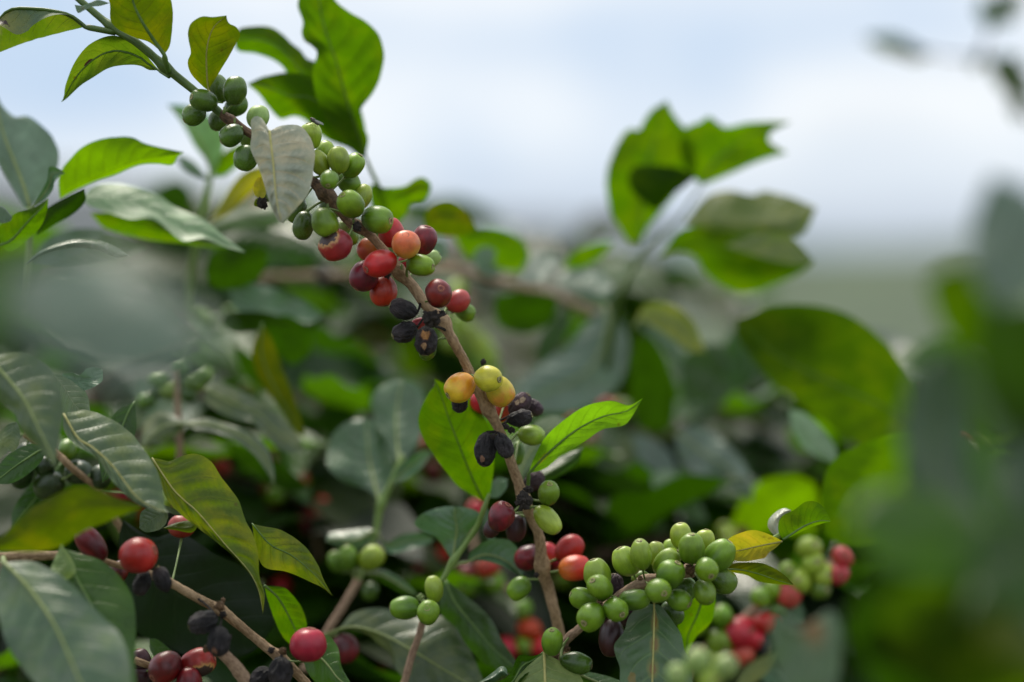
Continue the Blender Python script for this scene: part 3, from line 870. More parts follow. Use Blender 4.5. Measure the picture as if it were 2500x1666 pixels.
for k, (x0, y0, x1, y1, x2, y2, dd) in enumerate([(762, 297, 757, 300, 757, 307, -.001), (765, 299, 762, 303, 763, 309, -.0012), (768, 300, 769, 305, 772, 310, -.001),
                                                 (762, 296, 759, 300, 760, 307, .001), (766, 298, 766, 303, 767, 308, .0012), (769, 299, 773, 303, 776, 309, .001)]):
    pts = [W(x0, y0, 1.055), W(x1, y1, 1.055 + dd * 1.3), W(x2, y2, 1.056 + dd)]
    v, f, u = tube_geo(catmull(pts, 8), [.00009] * 8, 6)
    mesh_obj('leg', v, f, MATS['fly_leg'], F, u)

# ================================================================== green cluster branch at the lower right
B = thing('coffee_branch', 'coffee branch crowded with green cherries at the lower right, yellow leaf near its tip', 'coffee branch', W(1358, 1605, 1.07))
stem(B, 'woody_stem', [(1330, 1680, 1.075, 13), (1358, 1603, 1.07, 12), (1384, 1561, 1.066, 11.5), (1419, 1532, 1.063, 11), (1470, 1490, 1.062, 11), (1507, 1458, 1.06, 11), (1542, 1435, 1.06, 12), (1575, 1420, 1.06, 13), (1620, 1408, 1.062, 11), (1668, 1398, 1.062, 13), (1694, 1388, 1.062, 13), (1720, 1378, 1.064, 10)],
     MATS['bark_pink'], nodes=[(1358, 1603, .35), (1463, 1478, .4), (1573, 1420, .4), (1682, 1392, .45)], n=160, rough=.16)
stem(B, 'green_shoot', [(1715, 1381, 1.064, 7), (1784, 1361, 1.066, 6.5), (1850, 1335, 1.064, 6.5), (1890, 1316, 1.062, 8), (1912, 1300, 1.06, 5)], MATS['shoot_pale'], rough=.04)
for a in [(1663, 1309, 62, 50, 'lgreen', 95, 5, 1.060), (1720, 1325, 62, 48, 'lgreen', 80, 0, 1.066), (1689, 1340, 72, 58, 'green', 92, 15, 1.046), (1757, 1356, 80, 64, 'green', 52, 5, 1.050),
          (1725, 1390, 58, 54, 'green', -60, 55, 1.036), (1765, 1419, 66, 58, 'dgreen', -30, 10, 1.050), (1720, 1445, 64, 50, 'green', -70, 38, 1.044), (1673, 1437, 58, 52, 'dgreen', -30, 0, 1.066),
          (1659, 1465, 60, 50, 'green', -25, 38, 1.048), (1637, 1403, 70, 64, 'green', 60, 20, 1.042), (1607, 1442, 62, 58, 'green', -20, 65, 1.034), (1628, 1371, 74, 52, 'lgreen', 40, 10, 1.054),
          (1600, 1351, 54, 42, 'lgreen', 80, 0, 1.074), (1639, 1343, 50, 40, 'lgreen', 100, 0, 1.08), (1565, 1354, 72, 54, 'lgreen', 97, 20, 1.048), (1529, 1371, 72, 60, 'lgreen', 120, 5, 1.058),
          (1562, 1410, 40, 30, 'green', 200, 0, 1.072), (1458, 1403, 74, 60, 'lgreen', 105, 5, 1.056), (1465, 1435, 68, 56, 'green', 135, 38, 1.040), (1503, 1433, 62, 44, 'purple', 100, 0, 1.064),
          (1424, 1462, 66, 50, 'green', 160, 10, 1.058), (1444, 1506, 68, 64, 'green', 215, 48, 1.038), (1503, 1488, 62, 56, 'green', -35, 55, 1.038), (1549, 1464, 74, 48, 'green', 5, 10, 1.046),
          (1494, 1556, 90, 66, 'maroon', 265, 8, 1.058), (1348, 1568, 68, 50, 'green', 92, 28, 1.050), (1407, 1619, 74, 50, 'dgreen', -12, 5, 1.056), (1640, 1497, 60, 52, 'dgreen', 290, -10, 1.072), (1532, 1502, 56, 46, 'maroon', 280, 0, 1.07)]:
    cherry(B, a[0], a[1], a[2], a[3], a[4], a[5], a[6], a[7])
for i, (x, y, r, dd) in enumerate([(1463, 1475, 8, 1.05), (1684, 1392, 13, 1.05), (1355, 1604, 9, 1.06), (1385, 1585, 7, 1.066), (1563, 1412, 6, 1.05)]):
    crust(B, 'bract', x, y, r, dd, mat='bark_dark', seed=i + 40)
leaf_mat('leaf_rusty', (.075, .15, .05), (.1, .17, .05), (.06, .2, .01), .30, .25, veins=.8, nv=7, coat=.4, dust=.3,
         spots=[(.10, .06, .13, (.30, .17, .04), (.24, .22, .06)), (.26, .05, .10, (.28, .18, .05), (.22, .22, .06)), (.42, .0, .10, (.26, .17, .05), (.2, .22, .06)), (.52, -.62, .13, (.24, .19, .05), None), (.5, .7, .10, (.24, .19, .05), None)])
leaf(B, (1597, 1476), (1600, 1850), [(1575, 1474), (1549, 1490), (1533, 1509), (1523, 1542), (1500, 1574), (1503, 1600), (1513, 1632), (1516, 1690), (1545, 1780)], [(1613, 1480), (1642, 1516), (1662, 1548), (1671, 1587), (1683, 1613), (1690, 1690), (1660, 1780)],
     M=[(1596, 1560), (1593, 1640), (1592, 1740)], d=1.055, mat='leaf_rusty', fold=5, dz=(0, 0), tilt=.8, ripple=1.6, stalk=[(1590, 1425, 1.06), (1593, 1450, 1.05)], rib='midrib_gold', ribr=.75, wave=1.2, nv=9, nu=48,
     label='large dark green leaf with rusty patches along its midrib')
leaf(B, (1715, 1400), (1676, 1612), [(1680, 1465), (1655, 1520), (1662, 1570)], [(1745, 1455), (1742, 1503), (1728, 1530), (1700, 1555), (1684, 1590)], d=1.09, mat='leaf_lit', side='under', fold=3, dz=(0, 10))
leaf(B, (1910, 1322), (1752, 1350), [(1891, 1311), (1859, 1298), (1833, 1295), (1801, 1304), (1775, 1319)], [(1895, 1337), (1878, 1349), (1868, 1362), (1845, 1367), (1817, 1371), (1785, 1367)], M=[(1850, 1334), (1795, 1346)],
     d=1.058, mat='leaf_yellow', side='under', fold=-3, rib='midrib_gold', ribr=.7, dz=(0, 6), label='yellowing leaf')
leaf(B, (1745, 1392), (1938, 1428), [(1791, 1376), (1849, 1374), (1881, 1383), (1914, 1403)], [(1817, 1403), (1849, 1419), (1881, 1425), (1914, 1428)], M=[(1800, 1391), (1850, 1401), (1900, 1418)],
     d=1.066, mat='leaf_olive', side='under', fold=3, ribr=.7)
leaf(B, (1912, 1318), (2030, 1273), [(1901, 1300), (1901, 1274), (1914, 1257), (1940, 1245), (1962, 1228), (1978, 1223), (2001, 1230), (2018, 1250)], [(1935, 1309), (1970, 1292), (2000, 1281)], M=[(1930, 1306), (1965, 1284), (2000, 1272)],
     d=1.056, mat='leaf_lit', side='under', fold=3, dz=(0, 8), ribr=1.0, wave=1.6)
leaf(B, (1900, 1306), (1932, 1246), [(1889, 1306), (1875, 1287), (1878, 1267), (1897, 1248), (1915, 1241)], [(1908, 1300), (1908, 1277), (1925, 1258)], d=1.07, mat='leaf_pale_hero', fold=4, rib=False, label='pale curled young leaf')
leaf(B, (1329, 1594), (1345, 1860), [(1303, 1614), (1276, 1639), (1255, 1670), (1250, 1740), (1290, 1810)], [(1365, 1613), (1397, 1632), (1425, 1665), (1440, 1740), (1400, 1810)], M=[(1331, 1666), (1338, 1760)],
     d=1.055, mat='leaf_pale', fold=4, dz=(0, 0), tilt=.5, rib='midrib_gold', ribr=1.1, stalk=[(1345, 1590, 1.06)], wave=1.3, label='pale green leaf at the bottom edge')
MATS['leaf_pale_b'] = leaf_mat('leaf_pale_b', (.24, .34, .10), (.24, .34, .12), (.2, .38, .03), .38, .3, yellow=.3, ycol=(.42, .42, .14), veins=.4)
[o for o in B.children if o.name.startswith('leaf')][-1].data.materials[0] = MATS['leaf_pale_b']
leaf(B, (1327, 1593), (1170, 1675), [(1301, 1602), (1270, 1600), (1257, 1617), (1248, 1642), (1223, 1661)], [(1305, 1625), (1280, 1655), (1250, 1690), (1200, 1700)], d=1.06, mat='leaf_dark', fold=-4, rib='midrib_green')
leaf(B, (1240, 1650), (1160, 1672), [(1236, 1632), (1222, 1627), (1208, 1638), (1185, 1655)], [(1225, 1650), (1205, 1668)], d=1.055, mat='leaf_grey', fold=4, rib=False)
leaf(B, (1400, 1640), (1560, 1690), [(1430, 1640), (1480, 1650), (1520, 1665)], [(1430, 1670), (1480, 1700), (1520, 1710)], d=1.08, mat='leaf_green', fold=3)

# ================================================================== small central branch with three green cherries
B = thing('coffee_branch', 'thin coffee branch at the bottom centre ending in three green cherries and a green shoot', 'coffee branch', W(987, 1666, 1.10))
stem(B, 'woody_stem', [(960, 1740, 1.10, 9), (987, 1666, 1.10, 9), (1006, 1599, 1.10, 9), (1022, 1555, 1.10, 8.5), (1036, 1505, 1.10, 9), (1045, 1470, 1.105, 7)], MATS['bark_pink'], n=60)
stem(B, 'green_shoot', [(1045, 1475, 1.105, 6), (1062, 1440, 1.11, 6.5), (1084, 1410, 1.11, 6.5), (1105, 1372, 1.11, 8), (1139, 1325, 1.11, 7), (1165, 1285, 1.108, 6.5), (1182, 1240, 1.105, 7), (1195, 1205, 1.105, 4)], MATS['shoot_pale'], nodes=[(1105, 1372, .3)], rough=.04)
cherry(B, 989, 1484, 70, 52, 'green', 180, 5, 1.092)
cherry(B, 1046, 1496, 56, 56, 'green', 100, 62, 1.082)
cherry(B, 1060, 1439, 62, 46, 'lgreen', 100, -5, 1.092)
crust(B, 'bract', 1027, 1460, 10, 1.095, mat='stalk_green', seed=61, squash=(1, 1, 1))
crust(B, 'bract', 1036, 1472, 8, 1.09, mat='stalk_green', seed=62)
leaf(B, (1184, 1230), (1060, 924), [(1171, 1220), (1120, 1189), (1092, 1155), (1061, 1116), (1031, 1066), (1022, 1038), (1025, 1004), (1047, 959), (1061, 943)], [(1193, 1223), (1203, 1167), (1206, 1110), (1195, 1049), (1176, 1010), (1137, 965), (1090, 940)],
     M=[(1150, 1160), (1118, 1080), (1095, 1020), (1075, 960)], d=1.12, mat='leaf_lit', side='under', fold=-3, arch=4, ribr=.8, label='broad green leaf behind the black cherries')
leaf(B, (1105, 1372), (1110, 1237), [(1087, 1344), (1065, 1313), (1028, 1295), (1012, 1276), (1030, 1255), (1060, 1243), (1090, 1237)], [(1118, 1350), (1140, 1310), (1163, 1275), (1170, 1252), (1140, 1239)],
     M=[(1110, 1330), (1115, 1290), (1110, 1260)], d=1.115, mat='leaf_grey', fold=4, dz=(0, -14), rib='midrib_pale')
leaf(B, (1140, 1373), (1276, 1412), [(1152, 1345), (1190, 1320), (1240, 1318), (1270, 1350), (1280, 1385)], [(1180, 1369), (1220, 1380), (1250, 1396)], M=[(1180, 1355), (1220, 1362), (1255, 1385)], d=1.115, mat='leaf_grey', fold=-4, stalk=[(1104, 1388, 1.11), (1120, 1376, 1.112)], rib='midrib_pale')
leaf(B, (1087, 1416), (1268, 1640), [(1074, 1459), (1076, 1500), (1110, 1530), (1145, 1583), (1185, 1622), (1235, 1640)], [(1124, 1444), (1180, 1490), (1205, 1521), (1224, 1560), (1260, 1614)], M=[(1110, 1470), (1150, 1520), (1200, 1580)],
     d=1.13, mat='leaf_dark', fold=3, dz=(0, 5), rib='midrib_green')
leaf(B, (1190, 1215), (1240, 1170), [(1195, 1190), (1215, 1165)], [(1215, 1215), (1235, 1195)], d=1.12, mat='leaf_grey', rib=False)
leaf(B, (1186, 1240), (1200, 1330), [(1180, 1265), (1182, 1300)], [(1205, 1262), (1212, 1300)], d=1.13, mat='leaf_grey', rib=False)

# ================================================================== branch left of centre with the blue-grey leaves
B = thing('coffee_branch', 'coffee branch left of the bottom centre with blue grey leaves on its upright shoot', 'coffee branch', W(798, 1543, 1.17))
stem(B, 'woody_stem', [(740, 1640, 1.16, 11), (798, 1543, 1.165, 10), (839, 1478, 1.17, 10), (876, 1416, 1.175, 10)], MATS['bark_pink'], n=50)
stem(B, 'green_shoot', [(874, 1420, 1.175, 8), (895, 1375, 1.18, 7), (907, 1335, 1.185, 7.5), (919, 1292, 1.185, 8), (929, 1236, 1.185, 9), (953, 1186, 1.185, 8), (976, 1139, 1.185, 9), (985, 1110, 1.185, 4)], MATS['shoot_pale'], nodes=[(929, 1232, .35), (976, 1139, .3)], rough=.04)
cherry(B, 851, 1363, 60, 46, 'green', 100, 5, 1.165)
cherry(B, 822, 1372, 52, 40, 'green', 110, 0, 1.185)
cherry(B, 907, 1363, 66, 54, 'lgreen', 40, 0, 1.165)
cherry(B, 904, 1444, 42, 36, 'dgreen', 250, 0, 1.20)
cherry(B, 842, 1583, 68, 62, 'dred', 290, 0, 1.14)
leaf(B, (927, 1229), (893, 1022), [(898, 1197), (834, 1175), (798, 1133), (802, 1094), (812, 1062), (832, 1040), (860, 1026)], [(953, 1184), (963, 1126), (944, 1068), (918, 1032)], M=[(912, 1170), (900, 1110), (897, 1060)], d=1.185, mat='leaf_grey', fold=5, dz=(0, 8), rib='midrib_pale', ribr=1.3, tilt=.75, ripple=2.2, wave=1.6)
leaf(B, (976, 1139), (985, 928), [(950, 1094), (918, 1029), (905, 984), (921, 950), (955, 932)], [(995, 1120), (1028, 1061), (1037, 997), (1028, 948), (1005, 930)], M=[(970, 1080), (968, 1020), (975, 960)], d=1.19, mat='leaf_grey', fold=5, dz=(0, 8), rib='midrib_pale', ribr=1.3, tilt=.75, ripple=2.2, wave=1.4)
leaf(B, (950, 1186), (1056, 1104), [(975, 1140), (1015, 1110), (1040, 1098)], [(990, 1170), (1030, 1140)], d=1.18, mat='leaf_grey', fold=-3, rib='midrib_pale')
leaf(B, (915, 1295), (795, 1322), [(895, 1290), (850, 1295), (808, 1300)], [(895, 1330), (866, 1345), (825, 1335)], d=1.175, mat='leaf_grey', fold=4, rib='midrib_pale')
leaf(B, (920, 1300), (1062, 1316), [(945, 1325), (980, 1306), (1030, 1302)], [(950, 1350), (1000, 1342), (1040, 1330)], d=1.18, mat='leaf_grey', fold=-3, rib='midrib_pale')
leaf(B, (880, 1400), (1020, 1455), [(913, 1393), (940, 1392), (975, 1410), (1004, 1435)], [(915, 1412), (945, 1428), (985, 1450)], d=1.165, mat='leaf_green', fold=4, stalk=[(862, 1408, 1.17)])
leaf(B, (798, 1548), (1200, 1700), [(826, 1537), (863, 1496), (925, 1484), (985, 1496), (1043, 1512), (1081, 1503), (1118, 1524), (1152, 1596), (1180, 1660)], [(840, 1538), (894, 1548), (919, 1568), (953, 1596), (963, 1630), (984, 1655), (1020, 1710), (1100, 1740)],
     M=[(860, 1530), (930, 1548), (1010, 1590), (1100, 1645)], d=1.13, mat='leaf_dusty', fold=4, dz=(10, 0), arch=5, stalk=[(792, 1555, 1.16)], rib='midrib_pale', wave=1.8, nv=9, nu=48, label='large dusty leaf across the bottom')
leaf(B, (640, 1420), (545, 1600), [(600, 1460), (560, 1540)], [(640, 1480), (600, 1570)], d=1.22, mat='leaf_dark', fold=3)

B = thing('coffee_branch', 'blurred coffee twig behind the foot of the long branch with orange red cherries', 'coffee branch', W(1230, 1640, 1.27))
stem(B, 'woody_stem', [(1180, 1760, 1.27, 9), (1230, 1640, 1.27, 9), (1275, 1540, 1.27, 8), (1250, 1450, 1.27, 8), (1180, 1400, 1.28, 7), (1150, 1300, 1.3, 6)], MATS['bark_pink'], n=50)
for a in [(1291, 1537, 70, 54, 'ored'), (1239, 1582, 60, 56, 'red'), (1279, 1576, 54, 46, 'green'), (1316, 1578, 56, 50, 'ored'), (1192, 1388, 60, 56, 'red'), (1206, 1422, 62, 50, 'green'), (1146, 1431, 60, 50, 'green'), (1276, 1487, 54, 46, 'green'),
          (1161, 1244, 46, 40, 'ored'), (1320, 1620, 50, 46, 'dred'), (1140, 1400, 46, 40, 'dred')]:
    cherry(B, *a, d=1.26, stalk=False)
B = thing('coffee_branch', 'blurred dark coffee twig left of the blue grey leaves with a pinkish cherry', 'coffee branch', W(770, 1300, 1.34))
stem(B, 'woody_stem', [(800, 1500, 1.34, 8), (775, 1330, 1.34, 7), (755, 1230, 1.34, 6), (730, 1140, 1.34, 5)], MATS['bark'], n=40)
for a in [(786, 1245, 64, 60, 'pink'), (800, 1282, 54, 50, 'shade'), (750, 1265, 44, 40, 'dred')]:
    cherry(B, *a, d=1.33, stalk=False)

# ================================================================== lower-left branch
B = thing('coffee_branch', 'tan coffee branch at the lower left with red and dried black cherries among big leaves', 'coffee branch', W(683, 1605, 1.05))
stem(B, 'woody_stem', [(-60, 1366, 1.03, 11), (0, 1360, 1.03, 11), (75, 1358, 1.03, 12), (146, 1357, 1.03, 11), (210, 1362, 1.03, 9), (290, 1380, 1.035, 8), (360, 1400, 1.035, 9), (419, 1425, 1.04, 11.5), (467, 1452, 1.04, 11), (515, 1478, 1.045, 12), (545, 1494, 1.045, 13), (608, 1546, 1.05, 11), (650, 1580, 1.05, 12), (683, 1605, 1.05, 14), (729, 1649, 1.055, 12), (790, 1720, 1.06, 13)],
     MATS['bark'], nodes=[(60, 1358, .2), (390, 1412, .3), (535, 1485, .35), (683, 1603, .35)], n=200)
stem(B, 'side_twig', [(329, 1612, 1.05, 9), (350, 1620, 1.05, 9), (385, 1632, 1.055, 8)], MATS['bark'], n=20)
stem(B, 'side_twig', [(540, 1590, 1.09, 14), (580, 1634, 1.09, 17), (620, 1690, 1.09, 18)], MATS['bark_pink'], n=24)
for a in [(338, 1357, 84, 90, 'red', 20, 10, 1.020), (223, 1329, 92, 60, 'dred', 130, 10, 1.025), (289, 1397, 56, 46, 'dred', 240, 0, 1.055), (396, 1415, 64, 46, 'black', 110, 10, 1.022), (347, 1424, 60, 42, 'black', 250, 0, 1.03),
          (496, 1520, 70, 64, 'black', 200, 10, 1.025), (534, 1566, 72, 56, 'black_spot', 265, 5, 1.022), (403, 1630, 82, 74, 'dred', 220, 35, 1.04), (484, 1619, 82, 64, 'red_scorched', 20, 5, 1.045), (462, 1668, 74, 60, 'dred', 90, 0, 1.04),
          (344, 1614, 56, 46, 'maroon', 100, 0, 1.06), (341, 1655, 66, 56, 'maroon', 200, 0, 1.06), (685, 1642, 74, 62, 'black', 265, 0, 1.035), (637, 1654, 58, 50, 'black', 220, 0, 1.04), (753, 1575, 78, 88, 'red', 80, 0, 1.035), (444, 1285, 52, 66, 'pink', 90, 0, 1.085)]:
    cherry(B, a[0], a[1], a[2], a[3], a[4], a[5], a[6], a[7])
for i, (x, y, r, dd) in enumerate([(537, 1481, 12, 1.03), (545, 1500, 9, 1.03), (690, 1590, 10, 1.04), (662, 1588, 8, 1.045), (503, 1585, 9, 1.03), (560, 1555, 7, 1.03), (545, 1465, 6, 1.04)]):
    crust(B, 'flower_remnant', x, y, r, dd, mat='crust' if i % 2 else 'bark_dark', seed=i + 70)
leaf_mat('leaf_broad', (.085, .165, .075), (.1, .17, .05), (.06, .2, .01), .36, .22, veins=.5, nv=8, dust=.5, coat=.2, yellow=.3, ycol=(.22, .24, .06))
leaf(B, (10, 1374), (290, 1790), [(60, 1370), (93, 1376), (155, 1410), (205, 1459), (248, 1503), (295, 1552), (316, 1614), (322, 1664), (318, 1740)], [(-2, 1397), (-8, 1460), (4, 1537), (31, 1599), (84, 1666), (160, 1740)],
     M=[(71, 1437), (130, 1521), (174, 1614), (205, 1680)], d=.965, mat='leaf_broad', fold=6, dz=(20, -10), stalk=[(8, 1362, 1.02)], rib='midrib_pale', ribr=1.3, wave=1.8, nv=9, nu=48, label='very large blurred leaf in the bottom left corner')
leaf(B, (152, 1338), (326, 1730), [(140, 1380), (165, 1420), (200, 1480), (250, 1580), (290, 1680)], [(202, 1354), (248, 1369), (295, 1410), (323, 1459), (332, 1521), (329, 1614), (335, 1680)], M=[(180, 1400), (225, 1480), (275, 1580), (305, 1660)],
     d=1.0, mat='leaf_green', fold=6, stalk=[(150, 1330, 1.02)], rib='midrib_green', dz=(15, 0), wave=1.5)
leaf(B, (150, 1330), (128, 1405), [(140, 1350), (125, 1385)], [(175, 1365), (185, 1400), (150, 1420)], d=1.01, mat='leaf_pale_b', fold=3, rib=False)
leaf(B, (350, 1238), (-60, 1340), [(295, 1220), (242, 1196), (192, 1186), (149, 1202), (81, 1239), (40, 1276), (0, 1313), (-40, 1325)], [(310, 1254), (264, 1273), (199, 1301), (155, 1332), (93, 1347), (0, 1346), (-40, 1350)],
     d=.97, mat='leaf_olive', side='under', fold=5, arch=6, rib=False, wave=1.5, label='out of focus olive leaf at the left edge')
leaf(B, (155, 1010), (412, 1252), [(185, 1005), (220, 1003), (275, 1025), (323, 1061), (355, 1103), (381, 1145), (398, 1200), (402, 1238)], [(156, 1050), (181, 1085), (215, 1105), (242, 1126), (275, 1175), (323, 1222), (375, 1247)],
     M=[(190, 1070), (226, 1093), (275, 1138), (335, 1215), (385, 1243)], d=1.03, mat='leaf_dusty', fold=2, dL=8, dR=-4, dz=(0, -5), ripple=2.2, rib='midrib_gold', ribr=.8, wave=1.2, nv=9, nu=48, label='grey ribbed leaf hanging at the left')
leaf(B, (-20, 880), (136, 1146), [(0, 866), (58, 862), (97, 883), (123, 903), (142, 941), (155, 1006), (147, 1054), (139, 1103)], [(-30, 940), (0, 980), (32, 1006), (52, 1054), (90, 1090), (118, 1120)], M=[(0, 903), (58, 974), (94, 1045), (125, 1110)],
     d=1.0, mat='leaf_dusty', fold=5, dz=(0, -8), rib='midrib_pale', ribr=1.1, wave=1.5, label='pale dusty leaf at the left edge')
leaf(B, (130, 915), (225, 1030), [(160, 918), (190, 935), (213, 965), (220, 1000)], [(135, 960), (150, 1010), (190, 1030)], d=1.07, mat='leaf_pale', fold=2, rib=False)
leaf(B, (205, 955), (250, 902), [(175, 930), (150, 915), (175, 910), (194, 917), (212, 900), (235, 898)], [(230, 945), (249, 931), (251, 915)], d=1.05, mat='leaf_grey', fold=-3, rib=False, label='small curled grey leaf')
leaf(B, (371, 1118), (642, 1500), [(395, 1122), (413, 1126), (450, 1112), (484, 1109), (517, 1129), (546, 1174), (581, 1219), (601, 1274), (617, 1304), (630, 1351), (634, 1410), (646, 1450)], [(385, 1160), (405, 1215), (440, 1255), (484, 1290), (530, 1325), (580, 1368), (615, 1410), (632, 1450)],
     M=[(419, 1190), (450, 1222), (484, 1252), (552, 1332), (600, 1385), (625, 1425), (636, 1460)], d=1.055, mat='leaf_olive', side='top', fold=2, dL=3, dR=-2, ripple=2.8, tilt=.15, rib='midrib_gold', ribr=.7, wave=1.8, nv=9, nu=56, label='veined olive green leaf')
leaf_mat('leaf_fresh', (.10, .15, .006), (.09, .15, .006), (.22, .36, .000), .5, .42, yellow=.6, ycol=(.26, .25, .005), veins=.45, nv=8)
[o for o in B.children if o.name.startswith('leaf')][-1].data.materials[0] = MATS['leaf_fresh']
leaf(B, (615, 1278), (812, 1456), [(640, 1285), (687, 1295), (742, 1332), (776, 1379), (789, 1413)], [(625, 1340), (645, 1385), (702, 1397), (764, 1424), (790, 1437)], M=[(660, 1330), (710, 1355), (765, 1400)], d=1.06, mat='leaf_olive', side='top', fold=2, ripple=1.8, tilt=.1, rib='midrib_green', ribr=.6)
[o for o in B.children if o.name.startswith('leaf')][-1].data.materials[0] = MATS['leaf_fresh']
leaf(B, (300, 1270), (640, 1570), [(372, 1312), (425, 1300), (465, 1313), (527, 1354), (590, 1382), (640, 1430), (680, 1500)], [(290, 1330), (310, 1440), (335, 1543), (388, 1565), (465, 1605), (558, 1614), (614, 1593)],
     d=1.10, mat='leaf_shaded', tilt=-.2, fold=4, rib=False, wave=1.5, label='broad leaf with shade in its colour behind the black cherries')
leaf(B, (645, 1430), (745, 1575), [(680, 1432), (702, 1441), (733, 1478), (749, 1524)], [(655, 1470), (680, 1537), (708, 1572)], d=1.08, mat='leaf_lit', side='under', fold=3, dz=(0, 5))
leaf(B, (740, 1600), (870, 1690), [(770, 1560), (801, 1552), (826, 1583), (835, 1630)], [(750, 1640), (790, 1680)], d=1.08, mat='leaf_green', fold=3)
leaf(B, (397, 1290), (490, 1270), [(420, 1280), (450, 1272)], [(430, 1295), (470, 1300)], d=1.07, mat='leaf_fresh', fold=1, rib=False)
leaf(B, (365, 1560), (450, 1620), [(385, 1562), (420, 1590)], [(368, 1590), (400, 1625)], d=1.09, mat='leaf_green', rib=False)
leaf(B, (405, 1240), (340, 1290), [(380, 1235), (345, 1250)], [(410, 1265), (395, 1290), (360, 1300)], d=1.06, mat='leaf_dusty', rib=False)
leaf(B, (388, 1232), (455, 1258), [(410, 1236), (440, 1250)], [(400, 1245), (430, 1258)], d=1.06, mat='leaf_dusty', rib=False)

# ================================================================== shaded green cherries at far left
B = thing('coffee_branch', 'shaded coffee twig at the far left with shade-darkened green cherries under the dusty leaves', 'coffee branch', W(155, 1120, 1.10))
stem(B, 'woody_stem', [(60, 1060, 1.1, 8), (139, 1109, 1.1, 9), (171, 1139, 1.1, 9), (240, 1200, 1.11, 9), (300, 1300, 1.12, 9)], MATS['bark'], n=50)
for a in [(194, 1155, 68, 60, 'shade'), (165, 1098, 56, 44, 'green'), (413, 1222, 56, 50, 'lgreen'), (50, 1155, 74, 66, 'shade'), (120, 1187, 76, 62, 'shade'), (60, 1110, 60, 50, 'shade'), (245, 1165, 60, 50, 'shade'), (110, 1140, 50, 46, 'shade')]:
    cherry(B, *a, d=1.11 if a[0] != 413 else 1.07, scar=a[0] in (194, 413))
leaf(B, (60, 1060), (-30, 1120), [(20, 1040), (-10, 1070)], [(30, 1090), (0, 1120)], d=1.12, mat='leaf_dusty')
leaf(B, (150, 1130), (30, 1300), [(100, 1160), (60, 1200), (30, 1250)], [(130, 1210), (90, 1260)], d=1.13, mat='leaf_dark')
leaf(B, (40, 1030), (32, 1105), [(15, 1040), (5, 1080), (20, 1100)], [(48, 1050), (46, 1085)], d=1.05, mat='leaf_dusty', rib=False)

# ================================================================== upper-left shoot
B = thing('coffee_branch', 'leafy coffee shoot at the upper left with one bright backlit leaf', 'coffee branch', W(80, 600, 1.13))
stem(B, 'green_shoot', [(60, 760, 1.14, 9), (66, 680, 1.13, 9), (72, 600, 1.13, 8), (74, 507, 1.13, 7)], MATS['shoot_pale'], n=40, rough=.04)
leaf(B, (73, 508), (-20, 180), [(100, 475), (126, 431), (141, 407), (144, 372), (132, 343), (109, 313), (67, 283), (38, 287), (0, 249)], [(59, 504), (29, 457), (0, 407), (-30, 340), (-40, 250)], M=[(59, 457), (35, 395), (9, 328), (-10, 250)],
     d=1.14, mat='leaf_silver', side='under', tilt=.3, fold=5, rib='midrib_pale', ribr=1.4, dz=(0, 10), label='large pale grey green upright leaf')
leaf(B, (146, 486), (450, 372), [(143, 450), (146, 425), (164, 395), (205, 357), (249, 340), (317, 334), (352, 350), (400, 362)], [(182, 466), (235, 442), (279, 428), (337, 404), (381, 400), (422, 403), (433, 382)], M=[(190, 455), (240, 432), (340, 390), (400, 382)],
     d=1.13, mat='leaf_bright', side='under', fold=4, arch=5, rib=False, stalk=None, label='bright green backlit leaf')
leaf(B, (79, 507), (159, 424), [(103, 463), (115, 439), (119, 410), (128, 407), (145, 412)], [(110, 487), (129, 463), (133, 445), (145, 430)], d=1.10, mat='leaf_grey', fold=-3, rib='midrib_pale', ribr=.7)
leaf(B, (0, 600), (118, 484), [(-5, 560), (20, 535), (41, 519), (82, 507)], [(26, 615), (67, 586), (97, 557), (114, 519)], M=[(30, 585), (70, 540), (105, 505)], d=1.10, mat='leaf_lit', side='under', fold=3, rib='midrib_green')
leaf(B, (88, 577), (206, 460), [(100, 530), (117, 507), (164, 480)], [(129, 551), (176, 525), (208, 492)], d=1.115, mat='leaf_deep', side='under', fold=3, rib=False)
leaf(B, (206, 478), (600, 617), [(225, 455), (252, 448), (308, 451), (381, 472), (425, 504), (499, 536), (543, 574)], [(212, 500), (264, 519), (317, 536), (367, 533), (405, 557), (446, 589), (499, 582), (540, 600)], M=[(270, 480), (350, 500), (430, 540), (510, 570)],
     d=1.16, mat='leaf_mint', fold=3, dR=-6, wave=2, tilt=.8, rib=False, label='broad light green leaf')
leaf(B, (220, 520), (560, 606), [(280, 520), (340, 530), (405, 555), (470, 580)], [(260, 560), (352, 585), (440, 594), (520, 606)], d=1.175, mat='leaf_lit', side='under', fold=2, rib=False)
leaf(B, (60, 650), (315, 626), [(88, 621), (132, 598), (191, 583), (249, 589), (290, 608)], [(110, 622), (176, 607), (235, 612), (282, 630)], d=1.09, mat='leaf_grey', fold=3, rib=False, ripple=2)
leaf(B, (0, 545), (30, 530), [(-10, 515), (5, 505)], [(10, 545), (25, 540)], d=1.09, mat='leaf_grey', rib=False)
leaf(B, (80, 650), (260, 560), [(110, 590), (180, 560)], [(130, 650), (220, 610)], d=1.2, mat='leaf_grey', rib=False)
leaf(B, (90, 640), (360, 600), [(160, 590), (260, 570)], [(150, 660), (280, 640)], d=1.22, mat='leaf_dark', rib=False)

